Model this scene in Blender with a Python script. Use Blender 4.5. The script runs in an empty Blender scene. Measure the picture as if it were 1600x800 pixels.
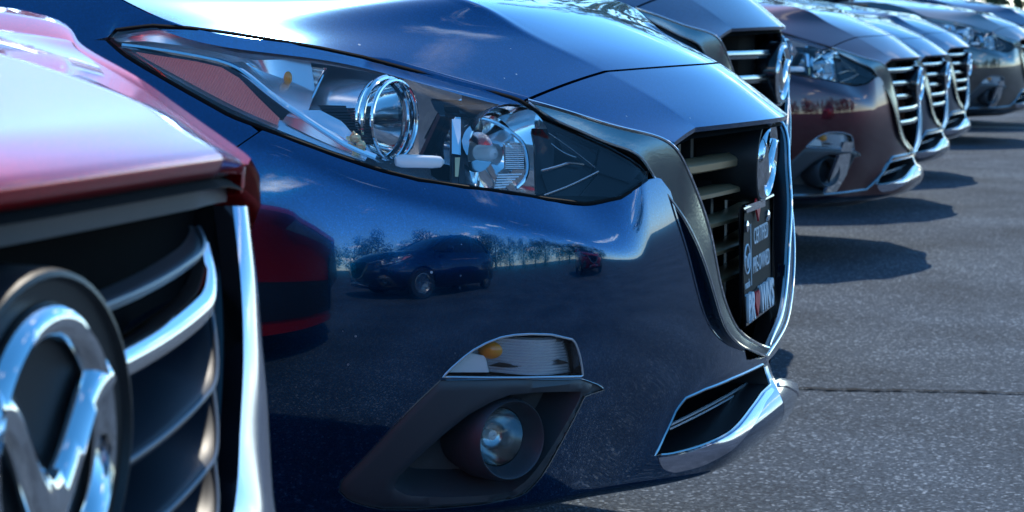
import bpy, bmesh, math, random
import numpy as np
from mathutils import Vector, Matrix
from mathutils.geometry import delaunay_2d_cdt

SC = bpy.context.scene
COL = SC.collection
random.seed(5)

# ------------------------------------------------------------------ camera, sky, sun, exposure
CP = np.array([0.733, -3.633, 0.922])
YAW, PIT, ROLL, FPX = math.radians(-17.66), math.radians(-5.89), 0.0081, 3701.6
_fw = np.array([math.sin(YAW)*math.cos(PIT), math.cos(YAW)*math.cos(PIT), math.sin(PIT)])
_r0 = np.array([math.cos(YAW), -math.sin(YAW), 0.0])
_u0 = np.cross(_r0, _fw)
RT = math.cos(ROLL)*_r0 + math.sin(ROLL)*_u0
UP = np.cross(RT, _fw)
cam_data = bpy.data.cameras.new("camera")
cam = bpy.data.objects.new("camera", cam_data)
COL.objects.link(cam)
cam.matrix_world = Matrix(((RT[0], UP[0], -_fw[0], CP[0]), (RT[1], UP[1], -_fw[1], CP[1]),
                           (RT[2], UP[2], -_fw[2], CP[2]), (0, 0, 0, 1)))
cam_data.sensor_width = 36.0
cam_data.lens = FPX/1600*36
cam_data.clip_start = 0.05
cam_data.clip_end = 3000
cam_data.dof.use_dof = True
cam_data.dof.focus_distance = 3.0
cam_data.dof.aperture_fstop = 17.0
SC.camera = cam

SUN_AZ, SUN_EL = math.radians(-13), math.radians(54)      # azimuth from +Y, negative towards -X
world = bpy.data.worlds.new("World")
SC.world = world
world.use_nodes = True
def build_world():
    nt = world.node_tree
    for n in list(nt.nodes): nt.nodes.remove(n)
    N = nt.nodes.new; L = nt.links.new
    out = N('ShaderNodeOutputWorld'); bg = N('ShaderNodeBackground')
    sky = N('ShaderNodeTexSky'); sky.sky_type = 'NISHITA'; sky.sun_disc = False
    sky.sun_elevation = SUN_EL; sky.sun_rotation = SUN_AZ
    sky.air_density = 0.7; sky.dust_density = 0.1; sky.ozone_density = 3.5
    tc = N('ShaderNodeTexCoord')
    sep = N('ShaderNodeSeparateXYZ'); L(tc.outputs['Generated'], sep.inputs[0])
    # project the direction on a cloud deck
    mx = N('ShaderNodeMath'); mx.operation = 'MAXIMUM'; mx.inputs[1].default_value = 0.0
    L(sep.outputs['Z'], mx.inputs[0])
    ad = N('ShaderNodeMath'); ad.operation = 'ADD'; ad.inputs[1].default_value = 0.12
    L(mx.outputs[0], ad.inputs[0])
    dx = N('ShaderNodeMath'); dx.operation = 'DIVIDE'; L(sep.outputs['X'], dx.inputs[0]); L(ad.outputs[0], dx.inputs[1])
    dy = N('ShaderNodeMath'); dy.operation = 'DIVIDE'; L(sep.outputs['Y'], dy.inputs[0]); L(ad.outputs[0], dy.inputs[1])
    cb = N('ShaderNodeCombineXYZ'); L(dx.outputs[0], cb.inputs[0]); L(dy.outputs[0], cb.inputs[1])
    mp = N('ShaderNodeMapping'); mp.inputs['Location'].default_value = CLOUD_OFF; L(cb.outputs[0], mp.inputs[0])
    no = N('ShaderNodeTexNoise'); no.inputs['Scale'].default_value = 1.0; no.inputs['Detail'].default_value = 9
    no.inputs['Roughness'].default_value = 0.56; no.inputs['Distortion'].default_value = 0.25
    L(mp.outputs[0], no.inputs['Vector'])
    cr = N('ShaderNodeValToRGB'); cr.color_ramp.elements[0].position = CLOUD_LO; cr.color_ramp.elements[1].position = CLOUD_LO+0.10
    cr.color_ramp.interpolation = 'EASE'
    L(no.outputs['Fac'], cr.inputs[0])
    # fade clouds out only right at the horizon
    fm = N('ShaderNodeMapRange'); fm.inputs['From Min'].default_value = 0.0; fm.inputs['From Max'].default_value = 0.05
    L(sep.outputs['Z'], fm.inputs['Value'])
    mu = N('ShaderNodeMath'); mu.operation = 'MULTIPLY'; L(cr.outputs[0], mu.inputs[0]); L(fm.outputs[0], mu.inputs[1])
    no2 = N('ShaderNodeTexNoise'); no2.inputs['Scale'].default_value = 1.7; no2.inputs['Detail'].default_value = 6
    L(mp.outputs[0], no2.inputs['Vector'])
    cc = N('ShaderNodeValToRGB')
    cc.color_ramp.elements[0].position = 0.35; cc.color_ramp.elements[0].color = (7.0, 7.0, 7.6, 1)
    cc.color_ramp.elements[1].position = 0.62; cc.color_ramp.elements[1].color = (17.0, 15.4, 13.4, 1)
    L(no2.outputs['Fac'], cc.inputs[0])
    hs = N('ShaderNodeHueSaturation'); hs.inputs['Saturation'].default_value = 1.25; hs.inputs['Hue'].default_value = .491; L(sky.outputs[0], hs.inputs['Color'])
    mixc = N('ShaderNodeMix'); mixc.data_type = 'RGBA'
    L(mu.outputs[0], mixc.inputs['Factor']); L(hs.outputs[0], mixc.inputs[6]); L(cc.outputs[0], mixc.inputs[7])
    L(mixc.outputs[2], bg.inputs['Color'])
    bg.inputs['Strength'].default_value = SKY_STR
    L(bg.outputs[0], out.inputs[0])
SKY_STR = 0.15
CLOUD_OFF = (3.1, 1.7, 0.0)
CLOUD_LO = 0.585
build_world()
sd = bpy.data.lights.new("sun", 'SUN'); sd.energy = 2.1; sd.angle = math.radians(0.53); sd.color = (1.0, 0.92, 0.79)
so = bpy.data.objects.new("sun", sd); COL.objects.link(so)
sdir = Vector((math.sin(SUN_AZ)*math.cos(SUN_EL), math.cos(SUN_AZ)*math.cos(SUN_EL), math.sin(SUN_EL)))
so.rotation_euler = sdir.to_track_quat('Z', 'Y').to_euler()
SC.view_settings.view_transform = 'Standard'
SC.view_settings.look = 'None'
SC.view_settings.exposure = 1.18
SC.view_settings.gamma = 1.0
SC.cycles.max_bounces = 10
SC.cycles.transparent_max_bounces = 12

# ------------------------------------------------------------------ helpers
def nz(v):
    v = np.asarray(v, float); n = np.linalg.norm(v, axis=-1, keepdims=True); return v/np.where(n < 1e-12, 1, n)
def ray(px, py):
    return nz(_fw + RT*(px-800)/FPX - UP*(py-400)/FPX)
def at(px, py, y):
    d = ray(px, py); return CP + d*((y-CP[1])/d[1])
def atx(px, py, x):
    d = ray(px, py); return CP + d*((x-CP[0])/d[0])
def proj(P):
    d = np.asarray(P, float)-CP; w = d@_fw
    return np.stack([800+FPX*(d@RT)/w, 400-FPX*(d@UP)/w], -1)
def spl(pts, n=None, tt=None, key=None):
    """natural cubic spline through pts, chord-length parameter; n samples or at tt (0..1); key: own parameter"""
    P = np.asarray(pts, float)
    if key is None:
        k = np.concatenate([[0], np.cumsum(np.sqrt(np.linalg.norm(np.diff(P, axis=0), axis=1))+1e-9)])
        k = k/k[-1]
    else:
        k = np.asarray(key, float)
    m = len(P)
    if tt is None: tt = np.linspace(k[0], k[-1], n)
    tt = np.asarray(tt, float)
    h = np.diff(k)
    A = np.zeros((m, m)); B = np.zeros((m, P.shape[1])); A[0, 0] = A[-1, -1] = 1
    for i in range(1, m-1):
        A[i, i-1] = h[i-1]; A[i, i] = 2*(h[i-1]+h[i]); A[i, i+1] = h[i]
        B[i] = 6*((P[i+1]-P[i])/h[i]-(P[i]-P[i-1])/h[i-1])
    M = np.linalg.solve(A, B)
    i = np.clip(np.searchsorted(k, tt, side='right')-1, 0, m-2)
    a = (k[i+1]-tt)[..., None]; b = (tt-k[i])[..., None]; hh = h[i][..., None]
    return M[i]*a**3/(6*hh)+M[i+1]*b**3/(6*hh)+(P[i]/hh-M[i]*hh/6)*a+(P[i+1]/hh-M[i+1]*hh/6)*b
def resample(P, step=None, n=None, closed=False):
    P = np.asarray(P, float)
    if closed: P = np.vstack([P, P[:1]])
    L = np.concatenate([[0], np.cumsum(np.linalg.norm(np.diff(P, axis=0), axis=1))])
    if n is None: n = max(2, int(round(L[-1]/step))+1)
    s = np.linspace(0, L[-1], n)
    Q = np.stack([np.interp(s, L, P[:, k]) for k in range(P.shape[1])], -1)
    return Q[:-1] if closed else Q
def mk(name, V, F, mat, parent=None, smooth=True, normals=None, sharp=None):
    me = bpy.data.meshes.new(name)
    me.from_pydata([tuple(map(float, v)) for v in V], [], [tuple(f) for f in F])
    me.materials.append(mat)
    if smooth:
        me.polygons.foreach_set('use_smooth', [True]*len(me.polygons))
        if sharp: me.set_sharp_from_angle(angle=math.radians(sharp))
    me.update()
    if normals is not None:
        me.normals_split_custom_set_from_vertices([tuple(map(float, n)) for n in normals])
    o = bpy.data.objects.new(name, me); COL.objects.link(o)
    if parent is not None: o.parent = parent
    return o
class MB:
    """collects shapes for one mesh"""
    def __init__(s): s.V = []; s.F = []
    def add(s, V, F):
        k = len(s.V); s.V += [np.asarray(v, float) for v in V]; s.F += [tuple(i+k for i in f) for f in F]; return s
    def grid(s, G, closed_u=False, closed_v=False, flip=False):
        G = np.asarray(G); a, b = G.shape[:2]; F = []
        for i in range(a if closed_u else a-1):
            for j in range(b if closed_v else b-1):
                q = (i*b+j, ((i+1) % a)*b+j, ((i+1) % a)*b+(j+1) % b, i*b+(j+1) % b)
                F.append(q[::-1] if flip else q)
        return s.add(G.reshape(-1, 3), F)
    def tube(s, P, r, n=8, caps=True, closed=False):
        P = np.asarray(P, float); m = len(P); r = np.broadcast_to(r, (m,))
        T = nz(np.roll(P, -1, 0)-np.roll(P, 1, 0)) if closed else nz(np.gradient(P, axis=0))
        up = np.array([0, 0, 1.0]) if abs(T[0][2]) < .9 else np.array([1.0, 0, 0])
        G = []
        for i in range(m):
            u = up-T[i]*(up@T[i]); u = nz(u); up = u; v = np.cross(T[i], u)
            a = np.arange(n)*2*math.pi/n
            G.append(P[i]+r[i]*(np.cos(a)[:, None]*u+np.sin(a)[:, None]*v))
        s.grid(G, closed_u=closed, closed_v=True)
        if caps and not closed:
            k = len(s.V)-m*n
            s.F.append(tuple(range(k+n-1, k-1, -1))); s.F.append(tuple(range(k+(m-1)*n, k+m*n)))
        return s
    def sweep(s, P, U, W, prof, closed=False, caps=True):
        """profile points (a,b) placed at P + a*U + b*W"""
        P = np.asarray(P, float); m = len(P)
        G = [[P[i]+a*U[i]+b*W[i] for a, b in prof] for i in range(m)]
        s.grid(G, closed_u=closed, closed_v=True)
        n = len(prof)
        if caps and not closed:
            k = len(s.V)-m*n
            s.F.append(tuple(range(k, k+n))); s.F.append(tuple(range(k+m*n-1, k+(m-1)*n-1, -1)))
        return s
    def box(s, c, h, R=None):
        V = [np.array([x, y, z])*np.asarray(h) for x in (-1, 1) for y in (-1, 1) for z in (-1, 1)]
        if R is not None: V = [R@v for v in V]
        return s.add([np.asarray(c)+v for v in V], [(0, 1, 3, 2), (4, 6, 7, 5), (0, 4, 5, 1), (2, 3, 7, 6), (0, 2, 6, 4), (1, 5, 7, 3)])
    def prism(s, poly, off):
        """closed polygon (3d points) with thickness vector off"""
        P = np.asarray(poly, float); n = len(P); off = np.asarray(off, float)
        k = len(s.V)
        nrm = sum(np.cross(P[i]-P[0], P[(i+1) % n]-P[0]) for i in range(n))
        ax = nz(nrm); e1 = nz(P[1]-P[0]); e1 = nz(e1-ax*(e1@ax)); e2 = np.cross(ax, e1)
        flat = [Vector((p@e1, p@e2)) for p in P]
        r = delaunay_2d_cdt(flat, [(i, (i+1) % n) for i in range(n)], [], 1, 1e-7)
        if len(r[0]) == n:
            tris = [tuple(r[3][v][0] for v in t) for t in r[2]]
        else: tris = [(0, i, i+1) for i in range(1, n-1)]
        s.V += list(P)+list(P+off)
        for t in tris: s.F.append(tuple(k+i for i in t)); s.F.append(tuple(k+n+i for i in t[::-1]))
        for i in range(n): j = (i+1) % n; s.F.append((k+i, k+n+i, k+n+j, k+j))
        return s
    def lathe(s, prof, c, ax, n=24, ref=(0, 0, 1), cap0=False, cap1=False):
        """prof: list of (radius, along)"""
        ax = nz(ax); u = nz(np.asarray(ref, float)-ax*(np.asarray(ref, float)@ax)); v = np.cross(ax, u)
        a = np.arange(n)*2*math.pi/n
        G = [np.asarray(c)+ax*h+r*(np.cos(a)[:, None]*u+np.sin(a)[:, None]*v) for r, h in prof]
        k = len(s.V); s.grid(G, closed_v=True)
        if cap0: s.F.append(tuple(range(k, k+n)))
        if cap1: s.F.append(tuple(range(k+(len(prof)-1)*n, k+len(prof)*n)))
        return s
    def ball(s, c, r, n=10):
        r = np.broadcast_to(r, (3,))
        G = [[np.asarray(c)+r*np.array([math.sin(a)*math.cos(b), math.sin(a)*math.sin(b), math.cos(a)]) for b in np.arange(n)*2*math.pi/n] for a in np.linspace(.01, math.pi-.01, n)]
        return s.grid(G, closed_v=True)
    def build(s, name, mat, parent=None, smooth=True, sharp=35, face=None):
        o = mk(name, s.V, s.F, mat, parent, smooth, None, None)
        bm = bmesh.new(); bm.from_mesh(o.data); bmesh.ops.recalc_face_normals(bm, faces=bm.faces[:]); bm.to_mesh(o.data); bm.free()
        if face is not None:
            nn = np.empty(len(o.data.polygons)*3); o.data.polygons.foreach_get('normal', nn)
            if (nn.reshape(-1, 3)@np.asarray(face, float)).sum() < 0: o.data.flip_normals()
        if smooth and sharp: o.data.set_sharp_from_angle(angle=math.radians(sharp))
        return o
def tag(o, label=None, cat=None, group=None, kind=None):
    if label: o['label'] = label
    if cat: o['category'] = cat
    if group: o['group'] = group
    if kind: o['kind'] = kind
    return o
def empty(name, loc, rz=0):
    o = bpy.data.objects.new(name, None); COL.objects.link(o); o.location = loc; o.rotation_euler = (0, 0, rz); o.empty_display_size = .2
    return o
def inside(poly, P):
    P = np.asarray(P, float); x, y = P[:, 0], P[:, 1]; r = np.zeros(len(P), bool); n = len(poly)
    for i in range(n):
        x1, y1 = poly[i]; x2, y2 = poly[(i+1) % n]
        c = ((y1 > y) != (y2 > y)); xs = (x2-x1)*(y-y1)/((y2-y1) if y2 != y1 else 1e-12)+x1
        r ^= c & (x < xs)
    return r
def dist_poly(poly, P):
    P = np.asarray(P, float); d = np.full(len(P), 1e9); n = len(poly)
    for i in range(n):
        a = np.asarray(poly[i]); b = np.asarray(poly[(i+1) % n]); ab = b-a; L = max(ab@ab, 1e-14)
        t = np.clip(((P-a)@ab)/L, 0, 1); d = np.minimum(d, np.linalg.norm(P-(a+t[:, None]*ab), axis=1))
    return d
class Surf:
    def __init__(s, f, u0, u1, v0, v1, nu=160, nv=100, sign=1):
        s.f = f; s.d = (u0, u1, v0, v1); s.sign = sign
        uu, vv = np.meshgrid(np.linspace(u0, u1, nu), np.linspace(v0, v1, nv), indexing='ij')
        s.uu = uu.ravel(); s.vv = vv.ravel(); s.P = s.f(s.uu, s.vv); s.px = proj(s.P)
        s.ok = ((s.normal(s.uu, s.vv))*(CP-s.P)).sum(1) > 0
    def normal(s, u, v, e=1e-3):
        u = np.asarray(u, float); v = np.asarray(v, float)
        return nz(np.cross(s.f(u+e, v)-s.f(u-e, v), s.f(u, v+e)-s.f(u, v-e)))*s.sign
    def find(s, px, py):
        q = np.array([px, py], float); d = ((s.px-q)**2).sum(1)+np.where(s.ok, 0, 1e7); i = d.argmin()
        p = np.array([s.uu[i], s.vv[i]])
        for _ in range(12):
            e = 1e-4; F = proj(s.f(p[0:1], p[1:2]))[0]-q
            J = np.stack([(proj(s.f(p[0:1]+e, p[1:2]))[0]-q-F)/e, (proj(s.f(p[0:1], p[1:2]+e))[0]-q-F)/e], -1)
            st = np.linalg.lstsq(J, -F, rcond=1e-4)[0]; st = np.clip(st, -.03, .03)
            p = p+st; p[0] = np.clip(p[0], s.d[0], s.d[1]); p[1] = np.clip(p[1], s.d[2], s.d[3])
        return p
    def pts(s, pix): return np.array([s.find(*p) for p in pix])
    def at(s, uv): uv = np.asarray(uv, float); return s.f(uv[:, 0], uv[:, 1])
    def nm(s, uv): uv = np.asarray(uv, float); return s.normal(uv[:, 0], uv[:, 1])
    def panel(s, name, outer, holes, du, dv, mat, parent, mirror=False, off=0.0, flange=0.0):
        """triangulated trimmed patch in (u,v)"""
        O = resample(outer, step=du, closed=True); H = [resample(h, step=du*.6, closed=True) for h in holes]
        x0, y0 = O.min(0); x1, y1 = O.max(0)
        gx, gy = np.meshgrid(np.arange(x0, x1, du), np.arange(y0, y1, dv), indexing='ij')
        Gp = np.stack([gx.ravel(), gy.ravel()], -1)
        m = inside(O, Gp) & (dist_poly(O, Gp) > .45*min(du, dv))
        for h in H: m &= ~inside(h, Gp) & (dist_poly(h, Gp) > .35*min(du, dv))
        V = [Vector(map(float, p)) for p in O]; E = [(i, (i+1) % len(O)) for i in range(len(O))]
        for h in H:
            k = len(V); V += [Vector(map(float, p)) for p in h]; E += [(k+i, k+(i+1) % len(h)) for i in range(len(h))]
        V += [Vector(map(float, p)) for p in Gp[m]]
        r = delaunay_2d_cdt(V, E, [], 0, 1e-7)
        UV = np.array([tuple(v) for v in r[0]]); T = np.array(r[2])
        c = UV[T].mean(1); k = inside(O, c)
        for h in H: k &= ~inside(h, c)
        T = T[k]; P = s.at(UV); N = s.nm(UV); P = P+N*off
        # orientation
        n0 = np.cross(P[T[:, 1]]-P[T[:, 0]], P[T[:, 2]]-P[T[:, 0]]); fl = (n0*N[T[:, 0]]).sum(1) < 0
        T[fl] = T[fl][:, ::-1]
        VV = list(P); NN = list(N); FF = [tuple(t) for t in T]
        if flange:
            for loop in [O]+H:
                q = s.at(loop)+s.nm(loop)*off; n_ = s.nm(loop); k = len(VV); L = len(loop)
                VV += list(q); VV += list(q-n_*flange); NN += list(n_)+list(n_)
                FF += [(k+i, k+(i+1) % L, k+L+(i+1) % L, k+L+i) for i in range(L)]
        if mirror:
            k = len(VV); fl = np.array([1, -1, 1])
            VV += [v*fl for v in VV[:k]]; NN += [n*fl for n in NN[:k]]
            FF += [tuple(k+i for i in f[::-1]) for f in FF[:]]
        return mk(name, VV, FF, mat, parent, True, NN)

# ------------------------------------------------------------------ materials
def newmat(name):
    m = bpy.data.materials.new(name); m.use_nodes = True; nt = m.node_tree
    return m, nt, nt.nodes['Principled BSDF'], nt.nodes.new, nt.links.new
def simple(name, col, rough=.4, metal=0., spec=.5, coat=0., bump=0., bscale=300., ior=None, var=0.):
    m, nt, b, N, L = newmat(name)
    b.inputs['Base Color'].default_value = (*col, 1); b.inputs['Roughness'].default_value = rough; b.inputs['Metallic'].default_value = metal
    b.inputs['Specular IOR Level'].default_value = spec; b.inputs['Coat Weight'].default_value = coat
    if ior: b.inputs['IOR'].default_value = ior
    if bump or var:
        tc = N('ShaderNodeTexCoord'); no = N('ShaderNodeTexNoise'); no.inputs['Scale'].default_value = bscale; no.inputs['Detail'].default_value = 4
        L(tc.outputs['Object'], no.inputs['Vector'])
        if bump:
            bp = N('ShaderNodeBump'); bp.inputs['Strength'].default_value = bump; bp.inputs['Distance'].default_value = .002
            L(no.outputs['Fac'], bp.inputs['Height']); L(bp.outputs[0], b.inputs['Normal'])
        if var:
            n2 = N('ShaderNodeTexNoise'); n2.inputs['Scale'].default_value = 9; n2.inputs['Detail'].default_value = 6; L(tc.outputs['Object'], n2.inputs['Vector'])
            mr = N('ShaderNodeMapRange'); mr.inputs['To Min'].default_value = max(0.02, rough-var); mr.inputs['To Max'].default_value = rough+var
            mr.inputs['From Min'].default_value = .3; mr.inputs['From Max'].default_value = .7
            L(n2.outputs['Fac'], mr.inputs['Value']); L(mr.outputs[0], b.inputs['Roughness'])
    return m
def paint(name, col, flake, metal=.75, coat_ior=1.9, dust=True, rough=.28):
    m, nt, b, N, L = newmat(name)
    tc = N('ShaderNodeTexCoord')
    b.inputs['Metallic'].default_value = metal; b.inputs['Roughness'].default_value = rough
    b.inputs['Coat Weight'].default_value = 1.0; b.inputs['Coat Roughness'].default_value = .012; b.inputs['Coat IOR'].default_value = coat_ior
    vo = N('ShaderNodeTexVoronoi'); vo.inputs['Scale'].default_value = 900; L(tc.outputs['Object'], vo.inputs['Vector'])
    mx = N('ShaderNodeMix'); mx.data_type = 'RGBA'; mx.inputs[6].default_value = (*col, 1); mx.inputs[7].default_value = (*flake, 1)
    sp = N('ShaderNodeSeparateColor'); L(vo.outputs['Color'], sp.inputs[0])
    pw = N('ShaderNodeMath'); pw.operation = 'POWER'; pw.inputs[1].default_value = 3; L(sp.outputs[0], pw.inputs[0]); L(pw.outputs[0], mx.inputs['Factor'])
    last = mx.outputs[2]
    if dust:
        # tiny dried water spots and grit
        v2 = N('ShaderNodeTexVoronoi'); v2.inputs['Scale'].default_value = 46; L(tc.outputs['Object'], v2.inputs['Vector'])
        s2 = N('ShaderNodeSeparateColor'); L(v2.outputs['Color'], s2.inputs[0])
        mr = N('ShaderNodeMapRange'); mr.inputs['From Min'].default_value = .45; mr.inputs['From Max'].default_value = 1; mr.inputs['To Min'].default_value = 0.0; mr.inputs['To Max'].default_value = .10
        L(s2.outputs[1], mr.inputs['Value'])
        lt = N('ShaderNodeMath'); lt.operation = 'LESS_THAN'; L(v2.outputs['Distance'], lt.inputs[0]); L(mr.outputs[0], lt.inputs[1])
        n3 = N('ShaderNodeTexNoise'); n3.inputs['Scale'].default_value = 5; n3.inputs['Detail'].default_value = 3; L(tc.outputs['Object'], n3.inputs['Vector'])
        m3 = N('ShaderNodeMapRange'); m3.inputs['From Min'].default_value = .45; m3.inputs['From Max'].default_value = .62; L(n3.outputs['Fac'], m3.inputs['Value'])
        mm = N('ShaderNodeMath'); mm.operation = 'MULTIPLY'; L(lt.outputs[0], mm.inputs[0]); L(m3.outputs[0], mm.inputs[1])
        md = N('ShaderNodeMix'); md.data_type = 'RGBA'; L(mm.outputs[0], md.inputs['Factor']); L(last, md.inputs[6]); md.inputs[7].default_value = (.55, .58, .60, 1)
        last = md.outputs[2]
        sb = N('ShaderNodeMath'); sb.operation = 'SUBTRACT'; sb.inputs[0].default_value = 1; L(mm.outputs[0], sb.inputs[1]); L(sb.outputs[0], b.inputs['Coat Weight'])
        m4 = N('ShaderNodeMath'); m4.operation = 'MULTIPLY'; m4.inputs[1].default_value = metal; L(sb.outputs[0], m4.inputs[0]); L(m4.outputs[0], b.inputs['Metallic'])
    L(last, b.inputs['Base Color'])
    return m
def clear(name, tint=(1, 1, 1), f=.10, rough=.01):
    m = bpy.data.materials.new(name); m.use_nodes = True; nt = m.node_tree; N = nt.nodes.new; L = nt.links.new
    for n in list(nt.nodes): nt.nodes.remove(n)
    o = N('ShaderNodeOutputMaterial'); tr = N('ShaderNodeBsdfTransparent'); gl = N('ShaderNodeBsdfGlossy'); mi = N('ShaderNodeMixShader'); lw = N('ShaderNodeLayerWeight'); pw = N('ShaderNodeMath'); ma = N('ShaderNodeMath')
    tr.inputs[0].default_value = (*tint, 1); gl.inputs['Roughness'].default_value = rough; lw.inputs['Blend'].default_value = .5; pw.operation = 'POWER'; pw.inputs[1].default_value = 4.5; ma.operation = 'MULTIPLY_ADD'; ma.inputs[1].default_value = .55; ma.inputs[2].default_value = f
    L(lw.outputs['Facing'], pw.inputs[0]); L(pw.outputs[0], ma.inputs[0]); L(ma.outputs[0], mi.inputs[0]); L(tr.outputs[0], mi.inputs[1]); L(gl.outputs[0], mi.inputs[2]); L(mi.outputs[0], o.inputs[0])
    return m
def ribbed(name, col, scale, metal=0., rough=.2, axis=0, strength=.6, dist=.003):
    m, nt, b, N, L = newmat(name)
    b.inputs['Base Color'].default_value = (*col, 1); b.inputs['Metallic'].default_value = metal; b.inputs['Roughness'].default_value = rough
    tc = N('ShaderNodeTexCoord'); wv = N('ShaderNodeTexWave'); wv.bands_direction = 'XYZ'[axis]; wv.inputs['Scale'].default_value = scale
    L(tc.outputs['Object'], wv.inputs['Vector'])
    bp = N('ShaderNodeBump'); bp.inputs['Strength'].default_value = strength; bp.inputs['Distance'].default_value = dist
    L(wv.outputs['Fac'], bp.inputs['Height']); L(bp.outputs[0], b.inputs['Normal'])
    return m
M = {}
M['blue'] = paint('blue_metallic_paint', (.0002, .058, .155), (.002, .10, .26), metal=.97, rough=.12, coat_ior=1.68)
M['red'] = paint('red_metallic_paint', (.50, .001, .003), (.75, .004, .01), dust=False, coat_ior=1.45, metal=.5)
M['black_p'] = paint('black_blue_paint', (.002, .018, .060), (.008, .05, .14), dust=False, coat_ior=1.8, metal=.9)
M['maroon_p'] = paint('dark_maroon_paint', (.050, .003, .010), (.10, .010, .024), dust=False, coat_ior=1.7, metal=.9)
M['grey_p'] = paint('brown_grey_paint', (.06, .052, .046), (.11, .095, .08), dust=False, coat_ior=2.2)
M['chrome'] = simple('chrome', (.86, .87, .88), .06, 1., var=.035)
M['dark_chrome'] = simple('smoked_chrome', (.42, .46, .47), .16, 1., bump=.05, bscale=500, var=.06)
M['blackgloss'] = simple('gloss_black_plastic', (.006, .006, .007), .12, spec=.6)
M['black'] = simple('satin_black_plastic', (.014, .014, .015), .42, spec=.45)
M['slat'] = simple('warm_light_slat_plastic', (.40, .27, .15), .38, .55)  # golden reflected light on the black slats, put into the base colour
M['slatdark'] = simple('satin_slat_plastic', (.03, .03, .032), .3, spec=.7)
M['lampgloss'] = simple('lamp_inner_gloss', (.004, .004, .005), .06, spec=.12)
M['lampblack'] = simple('lamp_inner_black', (.005, .005, .006), .3, spec=.12)
M['rubber'] = simple('seal_rubber', (.004, .004, .004), .7, spec=.15)
M['liner'] = simple('liner_black', (.004, .004, .004), .9, spec=.1)
M['bezel'] = simple('fog_bezel_plastic', (.046, .052, .060), .44, spec=.7, bump=.12, bscale=1800, var=.06)
M['lens'] = clear('headlight_clear_lens', (.98, .99, 1), .045)
M['lens_small'] = clear('small_clear_lens', (.98, .98, .98), .04)
M['reflect'] = simple('lamp_reflector', (.9, .9, .9), .07, 1.)
M['lampgrey'] = simple('lamp_silver_bezel', (.80, .82, .85), .24, .75)
M['redref'] = simple('side_reflector_red', (.95, .30, .24), .22)
M['ribchrome'] = ribbed('ribbed_reflector', (.92, .92, .92), 55, 1., .12, 2, .6, .003)
M['ribblack'] = ribbed('ribbed_black', (.02, .02, .022), 60, 0, .3, 2, .8, .003)
M['amber'] = simple('amber_bulb', (.85, .30, .03), .15, coat=.5)
M['cream'] = simple('projector_cream', (.75, .60, .32), .25, .3)
M['whitepl'] = simple('white_translucent_plastic', (.88, .88, .87), .25)
M['plate'] = simple('plate_black', (.008, .008, .009), .6, spec=.12)
M['white'] = simple('white_print', (.78, .78, .8), .5)
M['redprint'] = simple('red_print', (.7, .02, .03), .4)
M['glass'] = simple('dark_window_glass', (.01, .012, .014), .03, spec=.6)
M['tyre'] = simple('tyre_rubber', (.012, .012, .012), .75, bump=.2, bscale=200)
M['rim'] = simple('alloy_rim', (.5, .5, .52), .25, 1.)
M['slatgloss'] = simple('grey_slat_plastic', (.010, .016, .026), .42, spec=.3)
M['satinchrome'] = simple('satin_chrome', (.56, .58, .68), .13, 1., var=.03)
M['slatedge'] = simple('slat_edge_silver', (.11, .12, .14), .3, .3)
M['frame'] = simple('smoked_frame_metal', (.30, .335, .335), .2, 1., bump=.1, bscale=260, var=.08)
M['smoke_mirror'] = simple('smoked_mirror', (.62, .64, .68), .03, 1.)
M['deepblue'] = simple('blue_satin_inner', (.01, .04, .10), .2, .4)

# ------------------------------------------------------------------ body surfaces shared by the row of cars (car frame: +X forward, right = -Y)
PLAN = [(0, 0), (-.010, .15), (-.032, .29), (-.066, .42), (-.118, .56), (-.205, .675), (-.33, .760), (-.49, .822), (-.72, .864), (-1.0, .882), (-1.45, .892)]
_pl = np.array(PLAN, float)
_arc = np.concatenate([[0], np.cumsum(np.linalg.norm(np.diff(spl(_pl, 400), axis=0), axis=1))])
_dense = spl(_pl, 400)
def plan(t):
    t = np.asarray(t, float)
    P = np.stack([np.interp(t, _arc, _dense[:, k]) for k in (0, 1)], -1)
    e = .02
    a = np.stack([np.interp(np.clip(t+e, 0, _arc[-1]), _arc, _dense[:, k]) for k in (0, 1)], -1)
    b = np.stack([np.interp(np.clip(t-e, 0, _arc[-1]), _arc, _dense[:, k]) for k in (0, 1)], -1)
    T = nz(a-b); N = np.stack([T[:, 1], -T[:, 0]], -1)       # outward (x fwd, v right)
    return P, N
def t_of_v(v):                                               # arc position for a lateral distance
    return np.interp(v, _dense[:, 1], _arc)
def sm(x, a, b):
    x = np.clip((np.asarray(x, float)-a)/(b-a), 0, 1); return x*x*(3-2*x)
_CT = t_of_v(np.array([.465, .546, .617, .666, .708, .758, .794, .815, .832, .862, .891]))
def crease_z(t):
    return spl(np.array([[.580], [.606], [.629], [.643], [.660], [.684], [.711], [.738], [.756], [.79], [.80]]), tt=np.clip(t, _CT[0], _CT[-1]), key=_CT)[..., 0]
def master(t, z):
    t = np.asarray(t, float); z = np.asarray(z, float)
    P, N = plan(t); v = np.interp(t, _arc, _dense[:, 1])
    c = .55+.95*sm(v, .2, .55)
    o = -.5*c*(z-.55)**2
    zc = crease_z(t); w = .0055
    k = .62*sm(v, .45, .60)*(1-.8*sm(t, t_of_v(.79), t_of_v(.87)))
    o = o-k*w*np.logaddexp(0, (z-zc)/w)
    o = o+.044*np.exp(-((z-(.298-.05*v))/.056)**2)*(1-sm(v, .24, .47))
    o = o-60*np.maximum(0, .256-z)**2
    P = P+N*o[..., None]
    return np.stack([P[:, 0], -P[:, 1], z], -1)
T1 = _arc[-1]
S = Surf(master, 0.0, T1, .226, .93, 220, 140, sign=1)
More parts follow.
